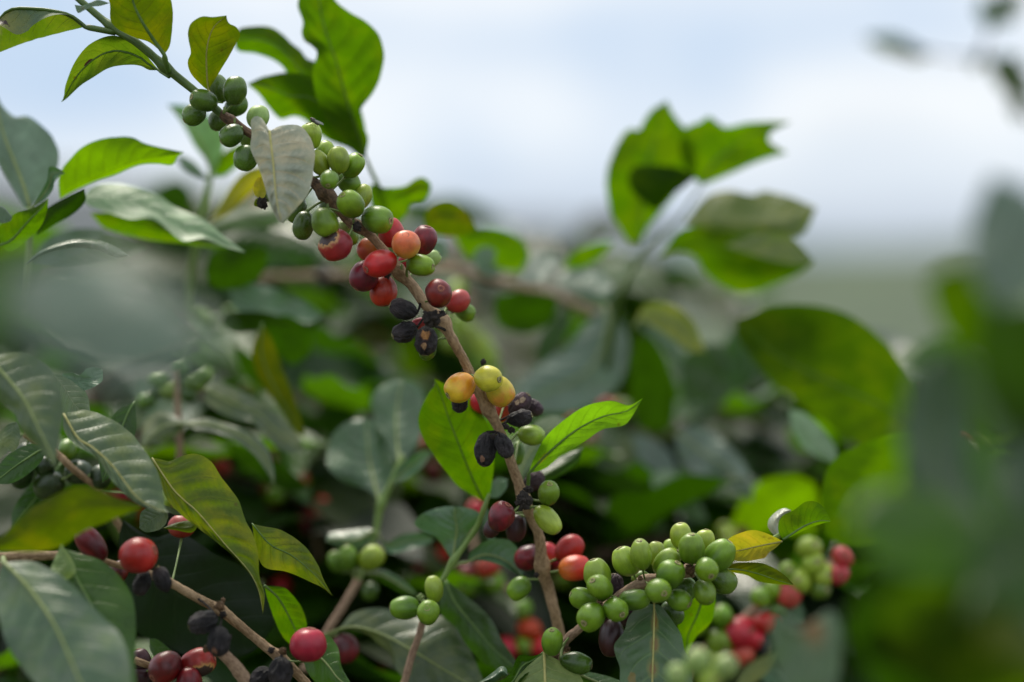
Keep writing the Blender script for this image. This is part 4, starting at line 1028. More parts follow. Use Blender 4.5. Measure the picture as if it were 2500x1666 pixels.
# ================================================================== pale shoot behind the first green cherries
B = thing('coffee_branch', 'blurred coffee shoot behind the pale hanging leaf with a yellow leaf', 'coffee branch', W(490, 560, 1.24))
stem(B, 'green_shoot', [(455, 760, 1.26, 10), (472, 640, 1.25, 10), (490, 540, 1.24, 9), (505, 470, 1.24, 9), (516, 420, 1.24, 7)], MATS['shoot_pale'], n=40, rough=.04)
leaf(B, (516, 424), (408, 256), [(500, 390), (475, 357), (450, 310), (425, 275)], [(533, 400), (548, 350), (537, 307), (499, 276), (450, 258)], M=[(505, 385), (480, 330), (440, 285)], d=1.24, mat='leaf_mint', side='under', fold=3, rib='midrib_pale', ribr=1.2)
leaf(B, (518, 430), (612, 352), [(535, 385), (560, 362), (595, 350)], [(550, 428), (585, 400), (605, 375)], d=1.24, mat='leaf_lit', side='under', fold=2, rib=False)
leaf(B, (512, 440), (428, 378), [(480, 400), (450, 382)], [(480, 430), (445, 410)], d=1.24, mat='leaf_grey', fold=2, rib=False)
leaf(B, (512, 545), (640, 405), [(545, 485), (575, 440), (605, 415)], [(560, 520), (610, 475), (650, 430)], d=1.22, mat='leaf_yellow', side='under', fold=3, rib='midrib_gold', label='yellow leaf')
MATS['leaf_citron'] = leaf_mat('leaf_citron', (.26, .27, .015), (.25, .26, .015), (.45, .45, .01), .5, .45, yellow=.4, ycol=(.4, .32, .02), veins=.3)
[o for o in B.children if o.name.startswith('leaf')][-1].data.materials[0] = MATS['leaf_citron']
leaf(B, (500, 560), (760, 500), [(560, 520), (650, 500), (720, 490)], [(560, 560), (660, 550), (730, 530)], d=1.27, mat='leaf_pale', fold=3, rib=False)
leaf(B, (500, 600), (800, 640), [(600, 560), (700, 570), (760, 600)], [(580, 640), (680, 650)], d=1.28, mat='leaf_dark', fold=3, rib=False)
leaf(B, (500, 660), (655, 612), [(520, 620), (580, 605), (630, 602)], [(520, 700), (580, 705), (640, 670)], d=1.24, mat='leaf_deep', fold=3, rib=False, side='under')

# ================================================================== big leaves against the sky
B = thing('coffee_branch', 'blurred coffee shoot with big ragged green leaves against the sky above the centre', 'coffee branch', W(925, 500, 1.19))
stem(B, 'green_shoot', [(930, 620, 1.2, 6), (945, 540, 1.2, 6), (930, 470, 1.19, 6), (905, 415, 1.185, 5), (893, 385, 1.18, 4)], MATS['shoot_pale'], n=40, rough=.04)
leaf(B, (893, 386), (775, -70), [(870, 372), (835, 335), (790, 285), (768, 220), (764, 170), (770, 148), (774, 128), (760, 112), (744, 101), (736, 80), (740, 53), (728, 21), (728, 0), (745, -45)], [(895, 368), (899, 335), (882, 298), (882, 266), (914, 223), (932, 175), (938, 133), (925, 85), (893, 53), (850, 27), (818, 0), (800, -45)],
     M=[(872, 320), (845, 240), (820, 150), (785, 40)], d=1.175, mat='leaf_lit', side='under', fold=-8, arch=4, ripple=1.8, rib='midrib_green', nu=64, label='large broad leaf against the sky')
leaf(B, (893, 384), (571, 96), [(890, 300), (860, 220), (815, 170), (768, 150), (749, 143), (733, 122), (712, 106), (691, 85), (659, 66), (611, 65), (582, 72)], [(870, 365), (820, 330), (740, 240), (705, 190), (691, 165), (664, 145), (622, 131), (580, 124)], d=1.19, mat='leaf_lit', side='under', tilt=-.9, fold=6, rib='midrib_green', nu=56)
leaf(B, (893, 385), (603, 206), [(880, 300), (840, 230), (780, 190), (735, 180), (691, 178), (660, 184), (638, 189)], [(877, 383), (850, 362), (808, 346), (770, 320), (744, 293), (717, 284), (685, 291), (659, 266), (632, 230)], d=1.182, mat='leaf_lit', side='under', tilt=-.9, fold=6, ripple=2, rib='midrib_green', nu=56, label='ragged leaf with a notched edge')
leaf(B, (925, 545), (1050, 470), [(905, 490), (905, 450), (940, 458), (985, 455), (1015, 437), (1035, 434), (1052, 450)], [(965, 548), (990, 525), (1003, 495), (1035, 488)], d=1.19, mat='leaf_lit', side='under', fold=3, rib=False)
leaf(B, (1040, 565), (1165, 560), [(1035, 530), (1055, 500), (1090, 490), (1120, 500), (1150, 530)], [(1080, 575), (1130, 575)], d=1.2, mat='leaf_olive', side='under', fold=3, rib=False)

# ================================================================== shoot right of centre
B = thing('coffee_branch', 'blurred leafy coffee shoot right of the centre standing up against the sky', 'coffee branch', W(1510, 760, 1.31))
stem(B, 'green_shoot', [(1480, 900, 1.33, 10), (1500, 780, 1.32, 10), (1530, 690, 1.31, 8), (1575, 610, 1.31, 6), (1650, 540, 1.31, 4), (1714, 451, 1.31, 3)], MATS['shoot'], n=50, rough=.04)
leaf(B, (1563, 592), (1628, 246), [(1535, 590), (1510, 555), (1492, 525), (1481, 470), (1481, 422), (1496, 374), (1520, 330), (1540, 314), (1559, 318), (1572, 295), (1590, 270), (1612, 256)], [(1585, 551), (1610, 520), (1660, 459), (1690, 400), (1690, 330), (1665, 305), (1642, 275)],
     M=[(1565, 520), (1570, 430), (1600, 340)], d=1.31, mat='leaf_lit', side='under', fold=3, rib='midrib_green', nu=48, label='upright leaf with a jagged edge')
leaf(B, (1714, 453), (1932, 298), [(1680, 420), (1659, 366), (1674, 315), (1705, 300), (1733, 284), (1750, 305), (1780, 310), (1825, 300), (1880, 297)], [(1770, 431), (1844, 398), (1890, 382), (1922, 374), (1890, 360), (1877, 345), (1885, 322)],
     M=[(1740, 400), (1790, 360), (1850, 320)], d=1.30, mat='leaf_lit', side='under', fold=-3, rib='midrib_green', nu=48, label='leaf bitten through at its tip')
leaf(B, (1700, 432), (1568, 492), [(1659, 411), (1620, 405), (1585, 403), (1548, 407), (1533, 437), (1545, 470)], [(1665, 460), (1640, 478), (1603, 512)], d=1.285, mat='leaf_mid', side='under', fold=3, rib=False)
leaf(B, (1668, 545), (1994, 507), [(1714, 489), (1745, 470), (1788, 466), (1837, 476), (1862, 466), (1900, 472), (1940, 484)], [(1720, 560), (1790, 570), (1860, 575), (1955, 574)], M=[(1730, 535), (1800, 538), (1890, 538)], d=1.30, mat='leaf_pale', dL=6, dR=3, rib=False, wave=2, label='pale topped leaf pointing right')
MATS['leaf_moss'] = leaf_mat('leaf_moss', (.16, .21, .055), (.1, .15, .02), (.14, .3, .01), .42, .35, yellow=.3, ycol=(.3, .26, .05), veins=.3)
[o for o in B.children if o.name.startswith('leaf')][-1].data.materials[0] = MATS['leaf_moss']
leaf(B, (1690, 545), (1975, 530), [(1750, 530), (1850, 520), (1930, 518)], [(1760, 578), (1850, 585), (1940, 572)], d=1.315, mat='leaf_deep', side='under', rib=False)
leaf(B, (1607, 629), (1987, 640), [(1652, 568), (1700, 552), (1760, 570), (1807, 582), (1870, 570), (1936, 581), (1965, 610)], [(1650, 615), (1696, 625), (1722, 666), (1770, 703), (1822, 718), (1899, 692), (1955, 666)], M=[(1700, 600), (1800, 635), (1900, 640)],
     d=1.30, mat='leaf_lit', side='under', fold=3, rib=False, nu=48, label='broad backlit lower leaf')
leaf(B, (1770, 600), (1990, 636), [(1820, 580), (1880, 568), (1936, 580)], [(1830, 620), (1900, 640), (1950, 645)], d=1.285, mat='leaf_moss', rib=False)
leaf(B, (1500, 590), (1372, 655), [(1460, 592), (1420, 605), (1390, 625)], [(1470, 625), (1420, 655)], d=1.31, mat='leaf_lit', side='under', rib=False)
leaf_mat('leaf_lime', (.20, .25, .05), (.16, .2, .03), (.25, .35, .01), .4, .4, yellow=.5, ycol=(.34, .32, .02), veins=.3)
leaf(B, (1545, 800), (1722, 862), [(1575, 745), (1630, 742), (1685, 775), (1710, 825)], [(1570, 785), (1620, 812), (1680, 855)], d=1.30, mat='leaf_lime', fold=-2, rib='midrib_pale', label='yellow green drooping leaf')
leaf(B, (1560, 820), (1560, 1045), [(1545, 870), (1540, 930), (1545, 1000)], [(1600, 835), (1630, 880), (1648, 960), (1640, 1040), (1600, 1062)], d=1.36, mat='leaf_deep', side='under', rib=False)
leaf(B, (1650, 1060), (1836, 1225), [(1690, 1040), (1740, 1058), (1800, 1108), (1835, 1175)], [(1655, 1110), (1690, 1150), (1740, 1165), (1790, 1192)], d=1.31, mat='leaf_silver', fold=3, rib='midrib_pale', wave=3, ripple=2)
leaf(B, (1480, 745), (1262, 980), [(1440, 780), (1380, 850), (1320, 890), (1270, 935)], [(1525, 800), (1535, 850), (1520, 920), (1480, 970), (1400, 1005), (1330, 1010), (1280, 995)], d=1.36, mat='leaf_silver', fold=3, ripple=2, rib='midrib_pale', ribr=1.6, label='large pale grey leaf')
leaf(B, (1590, 1160), (1728, 1275), [(1630, 1150), (1680, 1180), (1710, 1230)], [(1600, 1200), (1640, 1240), (1690, 1270)], d=1.33, mat='leaf_mint', rib=False)
leaf(B, (1500, 720), (1372, 690), [(1470, 660), (1420, 655), (1380, 665)], [(1470, 745), (1420, 735)], d=1.33, mat='leaf_grey', rib=False)

leaf(B, (1690, 1055), (1850, 820), [(1700, 990), (1770, 900)], [(1760, 990), (1830, 910)], d=1.42, mat='leaf_silver', rib=False, tilt=0)  # this leaf and the next are added for the grey hillside behind a gap
leaf(B, (1690, 1055), (1560, 790), [(1660, 960), (1630, 860)], [(1690, 960), (1670, 860), (1620, 800)], d=1.44, mat='leaf_silver', rib=False, tilt=0)
leaf(B, (1500, 700), (1355, 690), [(1470, 668), (1420, 655), (1380, 660)], [(1470, 720), (1410, 715)], d=1.31, mat='leaf_silver', rib=False, tilt=1.2)  # this and the next two: pale leaves added as glints of sky
leaf(B, (1370, 640), (1265, 690), [(1340, 618), (1300, 625)], [(1350, 665), (1310, 690)], d=1.30, mat='leaf_silver', rib=False, tilt=1.3)
leaf(B, (1230, 670), (1150, 640), [(1205, 645), (1175, 632)], [(1205, 678), (1170, 668)], d=1.30, mat='leaf_silver', rib=False, tilt=1.3)
leaf(B, (1600, 1080), (1450, 1130), [(1560, 1060), (1500, 1070)], [(1560, 1120), (1500, 1150)], d=1.36, mat='leaf_dusty', rib=False)
leaf(B, (1660, 1170), (1540, 1060), [(1640, 1110), (1590, 1070)], [(1620, 1170), (1560, 1120)], d=1.34, mat='leaf_silver', rib=False)
# ================================================================== twig crossing behind the reds
B = thing('coffee_branch', 'blurred horizontal coffee twig behind the red cherries with drooping leaves and pale berries', 'coffee branch', W(900, 672, 1.30))
stem(B, 'woody_stem', [(560, 690, 1.40, 8), (640, 678, 1.40, 8), (785, 674, 1.40, 9), (900, 668, 1.40, 9), (1000, 660, 1.40, 10), (1090, 658, 1.40, 12), (1180, 675, 1.40, 12), (1280, 705, 1.40, 12), (1370, 730, 1.41, 12), (1500, 790, 1.42, 13)], MATS['bark_pink'], nodes=[(785, 674, .6), (1130, 665, .3)], n=90)
leaf_mat('leaf_moss2', (.05, .07, .004), (.05, .07, .004), (.13, .20, .0), .48, .4, yellow=.3, ycol=(.16, .13, .0), veins=.3)
for a in [(785, 662, 36, 34, 'black'), (785, 690, 34, 30, 'black'), (1118, 705, 50, 40, 'lgreen'), (1125, 790, 54, 44, 'lgreen'), (1150, 815, 56, 46, 'lgreen'), (1175, 842, 54, 46, 'lgreen'), (1195, 872, 56, 46, 'lgreen'), (1140, 850, 50, 42, 'green'), (1165, 885, 52, 44, 'green'), (1100, 835, 44, 40, 'lgreen'), (1205, 905, 48, 40, 'green')]:
    cherry(B, *a, d=1.38, stalk=False)
leaf(B, (560, 700), (792, 770), [(600, 690), (660, 700), (720, 725), (770, 750)], [(575, 760), (640, 775), (700, 770), (750, 790)], d=1.25, mat='leaf_grey', fold=-2, rib=False, wave=2, label='grey topped drooping leaf')
leaf(B, (535, 790), (765, 802), [(560, 765), (640, 762), (700, 780)], [(580, 815), (660, 800), (720, 800)], d=1.23, mat='leaf_deep', side='under', rib=False)
leaf(B, (640, 780), (760, 870), [(690, 770), (750, 800)], [(660, 850), (710, 890)], d=1.28, mat='leaf_deep', side='under', rib=False)
leaf(B, (640, 790), (745, 1070), [(615, 860), (635, 930), (685, 1000), (720, 1055)], [(665, 830), (690, 900), (714, 960), (736, 1030)], M=[(640, 870), (672, 950), (712, 1020)], d=1.19, mat='leaf_moss2', side='under', fold=3, rib='midrib_green', label='long olive leaf drooping to a point')
leaf(B, (1205, 760), (1362, 730), [(1215, 725), (1270, 712), (1330, 718)], [(1225, 800), (1290, 816), (1350, 780)], d=1.33, mat='leaf_deep', side='under', rib=False)
leaf(B, (1105, 575), (1300, 640), [(1150, 555), (1220, 558), (1275, 585)], [(1130, 615), (1160, 640), (1230, 660), (1275, 662)], d=1.30, mat='leaf_lit', side='under', rib=False, fold=3)
leaf(B, (1150, 640), (1210, 610), [(1165, 610), (1190, 603)], [(1180, 650), (1205, 640)], d=1.27, mat='leaf_grey', rib=False)  # small pale leaf, like the two below, added as a blurred highlight
leaf(B, (1270, 670), (1365, 625), [(1290, 632), (1340, 615)], [(1310, 680), (1355, 660)], d=1.3, mat='leaf_grey', rib=False)
leaf(B, (1045, 640), (1080, 580), [(1045, 600), (1060, 585)], [(1075, 640), (1090, 610)], d=1.28, mat='leaf_grey', rib=False)
leaf(B, (1390, 740), (1320, 900), [(1340, 790), (1310, 840)], [(1390, 800), (1350, 870)], d=1.38, mat='leaf_dark', rib=False)

# ================================================================== twig with small green berries, left middle
B = thing('coffee_branch', 'blurred upright coffee twig at the left with small green berries and drooping dusty leaves', 'coffee branch', W(436, 1060, 1.2))
stem(B, 'woody_stem', [(445, 1200, 1.2, 9), (440, 1110, 1.2, 9), (436, 1040, 1.2, 8.5), (432, 960, 1.2, 7), (428, 900, 1.2, 6)], MATS['bark_pink'], n=50)
for a in [(388, 925, 52, 44, 'green'), (413, 952, 54, 48, 'lgreen'), (472, 935, 54, 46, 'green'), (359, 977, 46, 40, 'green'), (497, 916, 44, 38, 'green'), (440, 895, 44, 40, 'green'), (460, 965, 46, 40, 'dgreen'), (380, 955, 40, 38, 'dgreen')]:
    cherry(B, *a, d=1.22, stalk=False)
leaf(B, (500, 950), (745, 1100), [(515, 932), (545, 935), (580, 950), (640, 985), (690, 1025), (725, 1060)], [(505, 985), (560, 1020), (620, 1035), (650, 1070), (700, 1105)], d=1.20, mat='leaf_dusty', fold=4, dR=-6, wave=2, rib='midrib_pale')
leaf(B, (452, 1035), (670, 1185), [(500, 1020), (540, 1030), (600, 1050), (650, 1090), (668, 1140)], [(475, 1048), (520, 1055), (580, 1080), (620, 1110), (650, 1150)], d=1.17, mat='leaf_dusty', fold=3, dR=-6, wave=2, rib='midrib_pale')
leaf(B, (450, 1035), (345, 1095), [(430, 1018), (385, 1005), (350, 1040)], [(430, 1065), (390, 1090)], d=1.18, mat='leaf_dusty', fold=4, rib='midrib_pale')
leaf(B, (330, 980), (250, 1180), [(280, 1010), (240, 1090)], [(330, 1060), (290, 1140)], d=1.09, mat='leaf_dark')
leaf(B, (120, 1090), (-20, 1180), [(70, 1085), (10, 1120)], [(90, 1140), (30, 1180)], d=1.08, mat='leaf_dark')
leaf(B, (300, 1010), (330, 1060), [(290, 990), (350, 985), (355, 1020)], [(290, 1040)], d=1.22, mat='leaf_dusty', rib=False)
leaf(B, (540, 1080), (760, 1190), [(600, 1090), (680, 1130)], [(600, 1140), (700, 1200)], d=1.25, mat='leaf_deep', side='under', rib=False)
leaf(B, (560, 830), (700, 960), [(590, 850), (650, 900)], [(600, 920), (660, 960)], d=1.28, mat='leaf_deep', side='under', rib=False)

# ================================================================== blurred fruiting branch lower right
B = thing('coffee_branch', 'blurred coffee branch in the lower right with red and green cherries behind a grey leaf', 'coffee branch', W(1760, 1560, 1.26))
stem(B, 'woody_stem', [(1640, 1720, 1.19, 11), (1717, 1593, 1.20, 11), (1770, 1545, 1.20, 10), (1823, 1503, 1.21, 10), (1890, 1450, 1.21, 9), (1960, 1410, 1.21, 9), (2040, 1370, 1.22, 8)], MATS['bark_pink'], n=60)
for a in [(1975, 1340, 60, 50, 'lgreen'), (2058, 1360, 56, 46, 'pink'), (1925, 1400, 56, 48, 'green'), (1700, 1530, 50, 44, 'green'), (1745, 1610, 56, 50, 'lgreen'), (1840, 1560, 56, 48, 'red'), (1890, 1440, 46, 44, 'green'), (1984, 1378, 66, 50, 'lgreen'), (2010, 1404, 56, 48, 'lgreen'), (2045, 1400, 64, 48, 'pink'), (1952, 1420, 70, 52, 'lgreen'), (1860, 1458, 50, 46, 'green'), (1925, 1450, 56, 60, 'pink'), (1763, 1506, 52, 46, 'green'), (1807, 1545, 66, 70, 'red'),
          (1868, 1522, 68, 48, 'red'), (1759, 1567, 62, 60, 'green'), (1810, 1597, 50, 56, 'pink'), (1862, 1575, 50, 44, 'black'), (2000, 1440, 50, 44, 'dgreen'), (1900, 1490, 44, 40, 'dgreen')]:
    cherry(B, a[0], a[1], a[2] * 1.1, a[3] * 1.12, a[4], d=1.195, stalk=False)
leaf(B, (1895, 1490), (2010, 1720), [(1883, 1540), (1890, 1620), (1930, 1700)], [(1970, 1530), (2025, 1490), (2050, 1520), (2055, 1580), (2040, 1680)], d=.84, mat='leaf_grey', fold=4, rib=False, tilt=.2, label='grey leaf with an orange patch')
leaf_mat('leaf_patch', (.13, .2, .12), (.15, .2, .1), (.08, .18, .02), .45, .2, spots=[(.40, .3, .22, (.30, .19, .07), (.22, .22, .10))])
[o for o in B.children if o.name.startswith('leaf')][-1].data.materials[0] = MATS['leaf_patch']
leaf(B, (1790, 1680), (1915, 1588), [(1820, 1630), (1870, 1600)], [(1840, 1670), (1890, 1625)], d=1.18, mat='leaf_moss', rib=False)
leaf(B, (1900, 1460), (1960, 1530), [(1890, 1490), (1910, 1530)], [(1945, 1465), (1965, 1500)], d=1.22, mat='leaf_grey', rib=False)
leaf(B, (1650, 1480), (1760, 1460), [(1680, 1450), (1720, 1440)], [(1690, 1510), (1740, 1490)], d=1.3, mat='leaf_grey', rib=False)
leaf(B, (1850, 1650), (1960, 1670), [(1880, 1625), (1930, 1640)], [(1880, 1680), (1930, 1690)], d=1.22, mat='leaf_grey', rib=False)
leaf(B, (1790, 1400), (1870, 1480), [(1810, 1390), (1860, 1420)], [(1790, 1440), (1830, 1480)], d=1.33, mat='leaf_grey', rib=False)

B = thing('coffee_branch', 'pale green blurred cherries on a twig close to the lens at the bottom right', 'coffee branch', W(1700, 1650, .95))
stem(B, 'woody_stem', [(1640, 1760, .93, 10), (1700, 1690, .94, 9), (1760, 1660, .95, 8)], MATS['bark_pink'], n=20)
for a in [(1704, 1615, 66, 60, 'pgreen'), (1768, 1632, 68, 58, 'pgreen'), (1655, 1650, 60, 56, 'pgreen'), (1730, 1660, 64, 58, 'lgreen')]:
    cherry(B, *a, d=.90, stalk=False)

# ================================================================== large leaves behind, right
B = thing('coffee_branch', 'coffee shoot with very large dark green leaves filling the blurred right middle', 'coffee branch', W(2050, 1250, 1.30))
stem(B, 'green_shoot', [(2050, 1500, 1.32, 12), (2060, 1300, 1.31, 11), (2120, 1130, 1.30, 10), (2260, 1060, 1.28, 9)], MATS['shoot'], n=40, rough=.04)
leaf(B, (2275, 1050), (1795, 780), [(2262, 980), (2220, 915), (2170, 845), (2100, 785), (2030, 755), (1960, 744), (1880, 748), (1830, 768)], [(2190, 1120), (2090, 1085), (2010, 1030), (1940, 975), (1880, 930), (1830, 870), (1800, 820)], M=[(2150, 990), (2020, 930), (1900, 870), (1840, 815)],
     d=1.30, mat='leaf_lit', side='under', fold=-3, arch=6, rib='midrib_green', nu=48, nv=9, label='very large dark green leaf')
leaf(B, (1925, 1000), (2040, 1130), [(1935, 1050), (1965, 1095), (2010, 1125)], [(1965, 1010), (2010, 1050), (2040, 1095)], d=1.24, mat='leaf_mint', rib=False, fold=2, label='narrow pale leaf')
MATS['leaf_deepgreen'] = MATS['leaf_mid']
[o for o in B.children if o.name.startswith('leaf')][0].data.materials[0] = MATS['leaf_deepgreen']
leaf(B, (2280, 1060), (2010, 1300), [(2180, 1060), (2090, 1090), (2030, 1130), (2006, 1200)], [(2300, 1150), (2250, 1250), (2150, 1320), (2060, 1330)], d=1.17, mat='leaf_lit', side='under', fold=3, rib=False)
leaf(B, (1990, 1180), (1780, 1330), [(1930, 1160), (1850, 1180), (1800, 1240)], [(2000, 1240), (1980, 1310), (1880, 1360)], d=1.33, mat='leaf_bright', side='under', rib=False, label='glowing yellow green leaf')
leaf(B, (2080, 1390), (1790, 1370), [(2050, 1330), (1980, 1300), (1880, 1300), (1820, 1330)], [(2030, 1400), (1950, 1420), (1860, 1410)], d=1.40, mat='leaf_bright', side='under', rib=False)
leaf(B, (2180, 1050), (1960, 960), [(2100, 970), (2030, 930)], [(2100, 1080), (2010, 1040)], d=1.36, mat='leaf_bright', side='under', rib=False)
leaf(B, (1690, 850), (1680, 990), [(1665, 880), (1665, 950)], [(1760, 840), (1770, 900), (1730, 970)], d=1.40, mat='leaf_dark', rib=False)
leaf(B, (1850, 780), (1790, 960), [(1790, 800), (1760, 880)], [(1850, 860), (1840, 930)], d=1.42, mat='leaf_dark', rib=False)

# ================================================================== foliage very close to the lens
B = thing('coffee_branch', 'very blurred pale grey leaves close to the lens at the left edge', 'coffee branch', W(150, 900, .56))
stem(B, 'woody_stem', [(-400, 1100, .56, 6), (-200, 950, .56, 6), (0, 840, .56, 5), (90, 800, .56, 4)], MATS['shoot'], n=20)
leaf(B, (10, 720), (540, 840), [(80, 640), (250, 640), (400, 700), (490, 780)], [(60, 830), (180, 900), (320, 925), (450, 900)], d=.57, tilt=.6, mat='leaf_silver', rib='midrib_pale', ribr=.6, fold=3)
leaf(B, (10, 800), (330, 640), [(20, 700), (120, 640), (240, 620)], [(80, 800), (200, 760), (300, 700)], d=.59, mat='leaf_grey', rib=False, fold=3)
leaf(B, (20, 640), (-60, 860), [(-40, 640), (-90, 740)], [(50, 700), (20, 800)], d=.6, mat='leaf_green', rib=False)

B = thing('coffee_branch', 'very blurred dark and grey leaves close to the lens along the right edge', 'coffee branch', W(2500, 1300, .58))
stem(B, 'woody_stem', [(2900, 1900, .60, 8), (2600, 1500, .60, 8), (2460, 1100, .60, 7), (2440, 800, .60, 6), (2470, 560, .60, 5)], MATS['shoot'], n=30)
leaf(B, (2440, 760), (2420, 430), [(2380, 680), (2370, 560), (2400, 470)], [(2520, 720), (2580, 600), (2520, 470)], d=.66, mat='leaf_silver', rib=False, fold=4)
leaf(B, (2480, 900), (2260, 690), [(2380, 880), (2300, 800)], [(2480, 800), (2420, 680), (2330, 650)], d=.70, mat='leaf_mid', side='under', rib=False, fold=3)
leaf(B, (2560, 1100), (2400, 740), [(2440, 1020), (2380, 880)], [(2600, 960), (2560, 780)], d=.68, mat='leaf_deep', side='under', rib=False, fold=3)
leaf(B, (2420, 1300), (2300, 860), [(2270, 1250), (2200, 1080), (2230, 920)], [(2360, 1150), (2350, 980), (2330, 880)], d=.68, mat='leaf_slate', tilt=.9, rib='midrib_pale', ribr=.6, fold=5)
leaf(B, (2560, 1340), (2500, 920), [(2450, 1270), (2450, 1080)], [(2600, 1250), (2600, 1050)], d=.66, tilt=1, mat='leaf_slate', rib=False, fold=5)
leaf(B, (2420, 1340), (2080, 1280), [(2340, 1240), (2230, 1190), (2120, 1210)], [(2340, 1400), (2220, 1400), (2120, 1360)], d=.66, mat='leaf_green', rib=False, fold=4)
leaf(B, (2520, 1400), (2060, 1560), [(2400, 1330), (2230, 1340), (2100, 1440)], [(2460, 1500), (2330, 1580), (2180, 1620)], d=.72, mat='leaf_deep', side='under', rib=False, fold=4)
leaf(B, (2600, 1700), (2150, 1480), [(2500, 1560), (2350, 1450), (2230, 1430)], [(2450, 1750), (2300, 1700), (2180, 1600)], d=.72, mat='leaf_mid', side='under', rib=False, fold=4)
leaf(B, (2600, 1250), (2350, 1500), [(2500, 1230), (2400, 1330)], [(2600, 1400), (2500, 1500)], d=.66, mat='leaf_dark', rib=False, fold=4)
leaf(B, (2350, 1800), (2120, 1500), [(2180, 1720), (2100, 1600)], [(2350, 1650), (2250, 1530)], d=.74, mat='leaf_deep', side='under', rib=False, fold=4)
leaf(B, (2560, 1640), (2400, 1500), [(2450, 1620), (2390, 1560)], [(2540, 1560), (2480, 1500)], d=.64, mat='leaf_olive', rib=False, fold=4)

# ================================================================== twig hanging into the top right sky
B = thing('coffee_branch', 'blurred leafy twig hanging into the sky at the top right corner', 'coffee branch', W(2440, 100, 1.85))
stem(B, 'woody_stem', [(2520, 300, 1.85, 7), (2460, 180, 1.85, 6), (2400, 140, 1.85, 5), (2420, 60, 1.85, 4), (2450, -40, 1.85, 4)], MATS['bark_dark'], n=40)
stem(B, 'side_twig', [(2400, 140, 1.85, 4), (2330, 140, 1.85, 3.5), (2270, 128, 1.85, 3), (2200, 108, 1.85, 3)], MATS['bark_dark'], n=30)
for (b, t, w) in [((2260, 128), (2105, 92), 20), ((2275, 135), (2190, 130), 14), ((2400, 130), (2370, 170), 14), ((2410, 140), (2530, 250), 30), ((2420, 150), (2500, 150), 16), ((2425, 60), (2480, 10), 24), ((2420, 70), (2400, -10), 22), ((2460, 190), (2520, 180), 18), ((2480, 210), (2490, 300), 18), ((2440, 20), (2500, -20), 22)]:
    dx, dy = t[0] - b[0], t[1] - b[1]; ln = math.hypot(dx, dy); nx, ny = -dy / ln * w * 1.1, dx / ln * w * 1.1
    leaf(B, b, t, [(b[0] + dx * .3 + nx * .8, b[1] + dy * .3 + ny * .8), (b[0] + dx * .6 + nx, b[1] + dy * .6 + ny)], [(b[0] + dx * .3 - nx * .8, b[1] + dy * .3 - ny * .8), (b[0] + dx * .6 - nx, b[1] + dy * .6 - ny)], d=1.85, mat='leaf_deep', side='under', rib=False, nu=12, nv=3)

B = thing('coffee_branch', 'blurred drooping coffee twig with deep green leaves in front of the right edge gap', 'coffee branch', W(2300, 900, .82))
stem(B, 'green_shoot', [(2700, 1000, .80, 8), (2500, 860, .80, 7), (2380, 850, .80, 6), (2280, 930, .81, 5), (2230, 1060, .82, 4)], MATS['shoot'], n=30)
leaf(B, (2380, 850), (2200, 900), [(2320, 820), (2250, 840)], [(2330, 890), (2260, 910)], d=.80, mat='leaf_green', rib=False)
leaf(B, (2300, 900), (2330, 1150), [(2270, 980), (2290, 1080)], [(2350, 960), (2365, 1060)], d=.80, mat='leaf_grey', rib=False)
leaf(B, (2240, 1040), (2120, 1250), [(2170, 1080), (2120, 1160)], [(2230, 1130), (2180, 1210)], d=.82, mat='leaf_lit', side='under', rib=False)
leaf(B, (2235, 1060), (2300, 1330), [(2215, 1150), (2240, 1250)], [(2300, 1130), (2330, 1240)], d=.82, mat='leaf_dark', rib=False)
leaf(B, (2480, 860), (2440, 1080), [(2430, 930), (2420, 1010)], [(2510, 930), (2490, 1020)], d=.80, mat='leaf_green', rib=False)

leaf(B, (2500, 1300), (2280, 1050), [(2400, 1290), (2310, 1200)], [(2480, 1180), (2380, 1060)], d=.74, mat='leaf_green', rib=False, fold=4)
leaf(B, (2540, 1560), (2330, 1290), [(2420, 1520), (2340, 1420)], [(2520, 1400), (2420, 1300)], d=.72, mat='leaf_dark', rib=False, fold=4)
leaf(B, (2340, 1660), (2140, 1380), [(2220, 1620), (2150, 1520)], [(2340, 1520), (2240, 1390)], d=.74, mat='leaf_slate', rib=False, fold=4)
leaf(B, (2560, 1000), (2420, 800), [(2460, 960), (2420, 880)], [(2540, 880), (2480, 800)], d=.74, mat='leaf_deep', side='under', rib=False, fold=4)
leaf(B, (2440, 1080), (2330, 860), [(2370, 1040), (2330, 950)], [(2440, 980), (2390, 880)], d=.78, mat='leaf_green', rib=False, fold=4)

